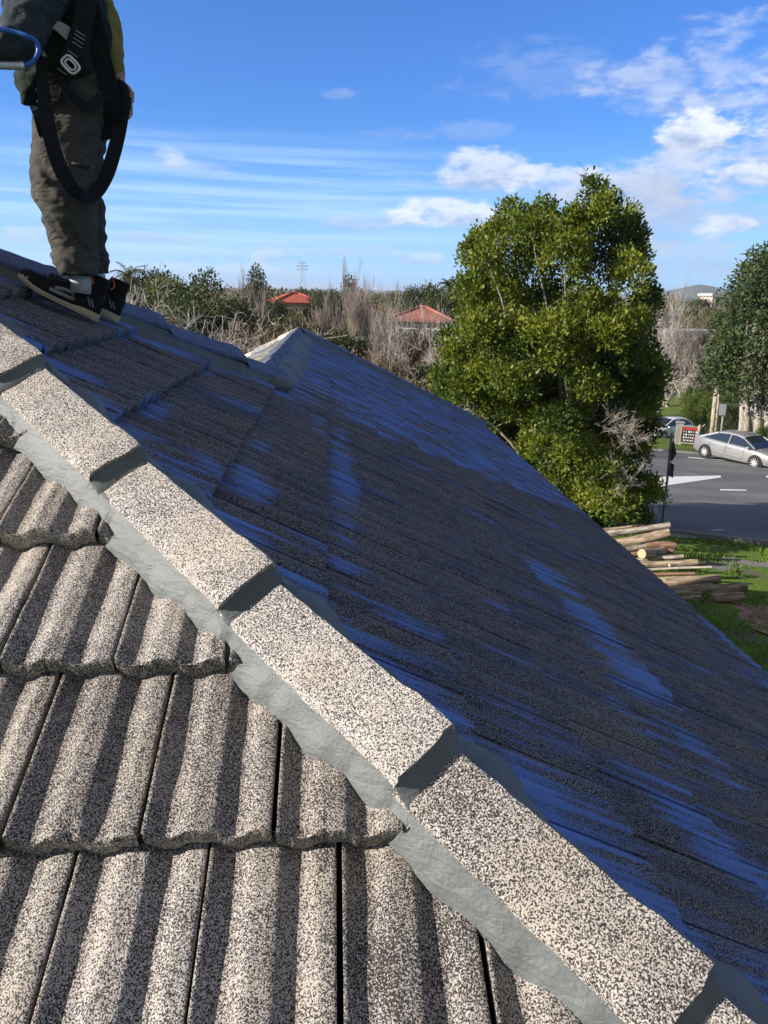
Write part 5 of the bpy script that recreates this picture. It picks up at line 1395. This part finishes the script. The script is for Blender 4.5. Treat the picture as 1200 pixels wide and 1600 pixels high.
# ================================================================== CARS
M_tyre = simple('tyre_rubber', (0.02, 0.02, 0.02), .85, .1, 10); M_rim = simple('alloy_rim', (0.70, 0.71, 0.72), .35, .05, 5, metallic=.3)
M_carglass = simple('car_glass', (0.02, 0.024, 0.028), .06, .1, 1, spec=.8); M_lamp = simple('lamp_glass', (0.62, 0.63, 0.64), .15, .1, 5, spec=.8); M_tail = simple('red_lamp', (0.40, 0.02, 0.02), .25, .1, 5)
def car(label, pos, heading, L_, W_, H_, prof_low, prof_roof, paint, wb, group='cars by the road', name='car'):
    """x forward. prof_low: (x, z_bottom, z_belt, halfwidth); prof_roof: (x, z) of the roof line from the rear window base to the windscreen base"""
    root = empty(name, pos, heading); tag(root, label, 'car', group)
    mb = MB(); rings = []
    for x, zb, zt, hw in prof_low:
        ring = []
        pts = [(0, zb), (hw*.86, zb), (hw*.97, zb+.07), (hw, zb+.25), (hw*.995, zt-.16), (hw*.965, zt-.06), (hw*.87, zt-.008), (hw*.45, zt+.018), (0, zt+.025)]
        ring = [(x, y, z) for y, z in pts] + [(x, -y, z) for y, z in reversed(pts[1:-1])]
        rings.append(ring)
    mb.loft(rings); o = mb.build('body', paint, root, smooth=True, local=True); bevel(o, .02)
    # cabin: glass with roof panel and pillars
    def cab(x, z, sc=1.0):
        hw = W_/2*(.90-.22*max(0, (z-.9)/(H_-.9))); return hw*sc
    mb = MB(); rings = []
    for x, z in prof_roof:
        zl = .82; hw = cab(x, z)
        rings.append([(x, -W_/2*.90, zl), (x, -hw, z-.05 if z > 1.0 else z), (x, -hw*.8, z), (x, hw*.8, z), (x, hw, z-.05 if z > 1.0 else z), (x, W_/2*.90, zl)])
    mb.loft(rings, cap=True); mb.build('window', M_carglass, root, local=True)
    top = [q for q in prof_roof if q[1] > H_-.12]
    mb = MB(); rings = []
    for x, z in top:
        hw = cab(x, z); rings.append([(x, -hw*1.015, z-.075), (x, -hw*1.01, z-.035), (x, -hw*.8, z+.012), (x, 0, z+.03), (x, hw*.8, z+.012), (x, hw*1.01, z-.035), (x, hw*1.015, z-.075)])
    mb.loft(rings, cap=False, closed=False); rf = mb.build('roof', paint, root, smooth=True, local=True)
    for s in (-1, 1):
        f0, f1 = prof_roof[-1], top[-1]; r0, r1 = prof_roof[0], top[0]; xm = (f1[0]+r1[0])/2
        for pa_, pb_, rr_ in (((f0[0], s*W_/2*.88, f0[1]), (f1[0], s*cab(*f1)*1.0, f1[1]-.05), .035), ((r0[0], s*W_/2*.88, r0[1]), (r1[0], s*cab(*r1)*1.0, r1[1]-.05), .06), ((xm, s*W_/2*.905, .90), (xm, s*cab(xm, H_)*1.01, H_-.08), .03)):
            mb = MB(); mb.tube([pa_, pb_], rr_, 6); mb.build('pillar', paint, root, local=True)
    for s in (-1, 1):
        for dx_ in (xm-.55, xm+.5):
            m1 = MB(); hw = W_/2*1.002
            fr = [(dx_-.48, .86), (dx_-.5, .40), (dx_+.42, .36), (dx_+.5, .86)]
            for a, b in zip(fr, fr[1:]): m1.tube([(a[0], s*hw, a[1]), (b[0], s*hw, b[1])], .006, 4)
            dr = m1.build('door', M_blacks, root, local=True)
            m1 = MB(); m1.box((dx_-.36, s*(hw+.01), .76), (.18, .03, .03)); m1.build('handle', paint, dr, local=True)
        m1 = MB(); m1.ell((f0[0]-.25, s*(W_/2+.07), .96), (.09, .09, .07), 10, 6); m1.build('wing_mirror', paint, root, smooth=True, local=True)
        xf = prof_low[-1][0]; xr = prof_low[0][0]
        m1 = MB(); m1.ell((xf-.16, s*W_/2*.74, .64), (.16, .14, .075), 10, 6); m1.build('headlight', M_lamp, root, smooth=True, local=True)
        m1 = MB(); m1.ell((xr+.10, s*W_/2*.74, .80), (.12, .16, .08), 10, 6); m1.build('tail_light', M_tail, root, smooth=True, local=True)
        for xw in (-wb/2, wb/2):
            R_ = .335
            m1 = MB(); m1.lathe((xw, s*(W_/2-.055), R_), [(R_*1.13, -.06), (R_*1.13, .065)] if s > 0 else [(R_*1.13, -.065), (R_*1.13, .06)], 24, 'Y'); m1.build('wheel_arch', M_blacks, root, local=True)
            m1 = MB(); m1.lathe((xw, s*(W_/2-.06), R_), [(R_*.6, -.10), (R_*.93, -.10), (R_, -.06), (R_, .06), (R_*.93, .095), (R_*.68, .10)], 24, 'Y'); wh = m1.build('wheel', M_tyre, root, smooth=True, local=True)
            m1 = MB(); m1.lathe((xw, s*(W_/2+.028), R_), [(R_*.69, -.01), (R_*.69, .012), (R_*.62, .014), (R_*.60, -.008)], 24, 'Y')
            for k in range(10):
                a = k*math.pi/5; ca, sa = math.cos(a), math.sin(a)
                m1.tube([(xw+.04*ca, s*(W_/2+.03), R_+.04*sa), (xw+R_*.64*ca, s*(W_/2+.034), R_+R_*.64*sa)], [.028, .020], 5)
            m1.lathe((xw, s*(W_/2+.03), R_), [(.001, -.01), (.06, -.01), (.06, .012), (.001, .014)], 12, 'Y')
            m1.build('rim', M_rim, wh, local=True)
    m1 = MB(); m1.box((xf-.02, 0, .52), (.06, .9, .16)); m1.build('grille', M_blacks, root, local=True)
    return root
M_silver = simple('silver_paint', (0.40, 0.40, 0.405), .32, .05, 2, metallic=.55, coat=.6); M_wpaint = simple('white_car_paint', (0.78, 0.78, 0.77), .3, .03, 2, coat=.6)
sed_low = [(-2.36, .42, .82, .60), (-2.30, .30, .96, .78), (-2.05, .24, 1.03, .88), (-1.4, .20, 1.02, .915), (-.5, .19, .98, .92), (.5, .19, .96, .92), (1.1, .20, .93, .92), (1.7, .23, .86, .90), (2.15, .26, .76, .84), (2.36, .30, .66, .68), (2.42, .40, .58, .5)]
sed_roof = [(-1.95, 1.00), (-1.45, 1.25), (-.95, 1.41), (-.4, 1.455), (.1, 1.44), (.5, 1.36), (.95, 1.14), (1.25, .95)]
cp = Vector(at(1158, 720, 40.5)); cz = gz(cp.x, cp.y)
car('silver sedan with alloy wheels on the far side of the road', (cp.x, cp.y, cz+.015), -(29+90-52-90+90)*D2R + 0, 4.8, 1.84, 1.46, sed_low, sed_roof, M_silver, 2.85)
hat_low = [(-1.95, .40, .90, .62), (-1.88, .28, 1.0, .78), (-1.6, .22, 1.0, .83), (-.5, .19, .97, .85), (.5, .19, .95, .85), (1.1, .22, .90, .84), (1.6, .26, .80, .78), (1.86, .32, .68, .62), (1.92, .42, .6, .45)]
hat_roof = [(-1.80, 1.02), (-1.55, 1.32), (-1.1, 1.46), (-.3, 1.49), (.25, 1.44), (.7, 1.25), (1.15, .98)]
wp = Vector(at(1040, 690, 60))
car('white hatchback parked on the grass behind the grey post', (wp.x, wp.y, gz(wp.x, wp.y)), 205*D2R, 4.0, 1.70, 1.5, hat_low, hat_roof, M_wpaint, 2.5)

# ================================================================== SIGNS, POLES, FENCE
M_signback = simple('grey_sign_metal', (0.20, 0.21, 0.23), .5, .15, 6); M_pole = simple('grey_pole_paint', (0.22, 0.23, 0.24), .5, .15, 6)
b = Vector(at(1034, 822, 19.4)); b.z = gz(b.x, b.y); t_ = Vector(at(1050, 676, 19.55))
sg = empty('road_sign', tuple(b)); tag(sg, 'leaning road sign with a diamond plate seen edge on, behind the logs', 'road sign')
mb = MB(); mb.tube([b, (b+t_)/2+Vector((.01, 0, 0)), t_], .028, 8); mb.build('pole', M_pole, sg, smooth=True)
vd = Vector((t_.x, t_.y, 0)).normalized(); sdv = Vector((vd.y, -vd.x, 0)); face = (sdv*.93+vd*.36).normalized(); inpl = Vector((-face.y, face.x, 0)); upv = (t_-b).normalized()
def plate(c, pts, name, mat):
    mb = MB(); mb.add([tuple(c+inpl*x+upv*z+face*s*.006) for s in (-1, 1) for x, z in pts], [tuple(range(len(pts)))[::-1], tuple(range(len(pts), 2*len(pts)))]+[(i, (i+1) % len(pts), (i+1) % len(pts)+len(pts), i+len(pts)) for i in range(len(pts))])
    return mb.build(name, mat, sg)
plate(Vector(at(1049, 705, 19.48))+face*.03, [(0, -.26), (.26, 0), (0, .26), (-.26, 0)], 'diamond_plate', M_signback)
plate(Vector(at(1046.5, 734, 19.46))+face*.03, [(-.17, -.16), (.17, -.16), (.17, .16), (-.17, .16)], 'lower_plate', M_signback)
b = Vector(at(1127, 679, 46.5)); b.z = gz(b.x, b.y); t_ = Vector(at(1132, 632, 46.5)); s2 = empty('road_sign', tuple(b)); tag(s2, 'small road sign on a grey pole beside the wooden power pole', 'road sign')
mb = MB(); mb.tube([b, t_], .06, 8); mb.build('pole', M_pole, s2, smooth=True)
mb = MB(); mb.box(t_+Vector((-.15, -.08, -.28)), (.42, .03, .62), rz=-.5); mb.build('plate', M_signback, s2)
M_wpole = bark('pole_wood', (0.20, 0.165, 0.12), (0.46, 0.40, 0.31))
for (ub, ut, vt, lab) in ((1113, 1119, 606, 'weathered wooden power pole left of the small grey sign'), (1118.5, 1124, 606, 'second slimmer wooden pole close beside the power pole')):
    b = Vector(at(ub, 680, 45.5)); b.z = gz(b.x, b.y); t_ = Vector(at(ut, vt, 45.5)); mb = MB(); mb.tube([b, (b+t_)/2, t_], [.14, .125, .11] if ub < 1115 else [.09, .08, .07], 10)
    tag(mb.build('utility_pole', M_wpole, smooth=True), lab, 'pole')
fb = Vector(at(1058, 700, 48)); fb.z = gz(fb.x, fb.y)
mb = MB(); mb.box(fb+Vector((0, 0, .62)), (.42, .42, 1.3), rz=-.4); mb.box(fb+Vector((0, 0, 1.31)), (.5, .5, .09), rz=-.4)
M_stone = simple('grey_stone', (0.24, 0.235, 0.22), .9, .3, 6, .4, .03); o = mb.build('gate_post', M_stone); bevel(o, .02); tag(o, 'square grey stone gate post in front of the white hatchback', 'gate post')
gb = Vector(at(1075, 700, 47.5)); gb.z = gz(gb.x, gb.y); bs = empty('banner_sign', tuple(gb), -.42); tag(bs, 'dark framed sign board with a red top band and pale lettering by the gate post', 'sign board')
mb = MB(); mb.box((0, 0, .62), (.92, .05, .92)); mb.build('board', simple('dark_board', (0.03, 0.03, 0.032), .6, .1, 4), bs, local=True)
mb = MB(); mb.box((0, -.029, .98), (.84, .012, .16)); mb.build('red_band', simple('red_band_paint', (0.40, 0.03, 0.035), .6, .1, 4), bs, local=True)
mb = MB()
for s in (-1, 1): mb.box((s*.49, 0, .60), (.07, .08, 1.2))
mb.box((0, 0, 1.11), (.91, .07, .06)); mb.box((0, 0, .13), (.91, .07, .06)); mb.build('frame', M_wpole, bs, local=True)
mb = MB(); rl = random.Random(4)
for r_ in range(4):
    for k in range(6): mb.box((-.33+k*.13+rl.uniform(-.02, .02), -.03, .80-r_*.17), (rl.uniform(.03, .09), .01, rl.uniform(.05, .11)))
tag(mb.build('lettering', M_white, bs, local=True), kind='stuff')
for k, (u, lab) in enumerate(((1088, 'weathered fence post right of the framed sign board'),)):
    b = Vector(at(u, 702, 47)); b.z = gz(b.x, b.y); mb = MB(); mb.tube([b, b+Vector((.03, 0, 1.25))], [.09, .08], 8); mb.tube([b+Vector((0, 0, .95)), b+Vector((.3, -.05, 1.3))], [.05, .03], 6); tag(mb.build('fence_post', M_bark_pale), lab, 'fence post')
# ================================================================== HAZE
M_haze = bpy.data.materials.new('haze'); M_haze.use_nodes = True
hn = M_haze.node_tree.nodes; hn.clear(); ho = hn.new('ShaderNodeOutputMaterial'); hvn = hn.new('ShaderNodeVolumePrincipled')
hvn.inputs['Color'].default_value = (0.80, 0.88, 1.0, 1); hvn.inputs['Density'].default_value = 0.00016; hvn.inputs['Anisotropy'].default_value = 0.2
M_haze.node_tree.links.new(hvn.outputs[0], ho.inputs['Volume'])
mb = MB(); mb.box((0, 2500, 15), (16000, 16000, 80)); o = mb.build('haze', M_haze); tag(o, 'thin pale air haze over the distant suburb', 'haze', kind='stuff')
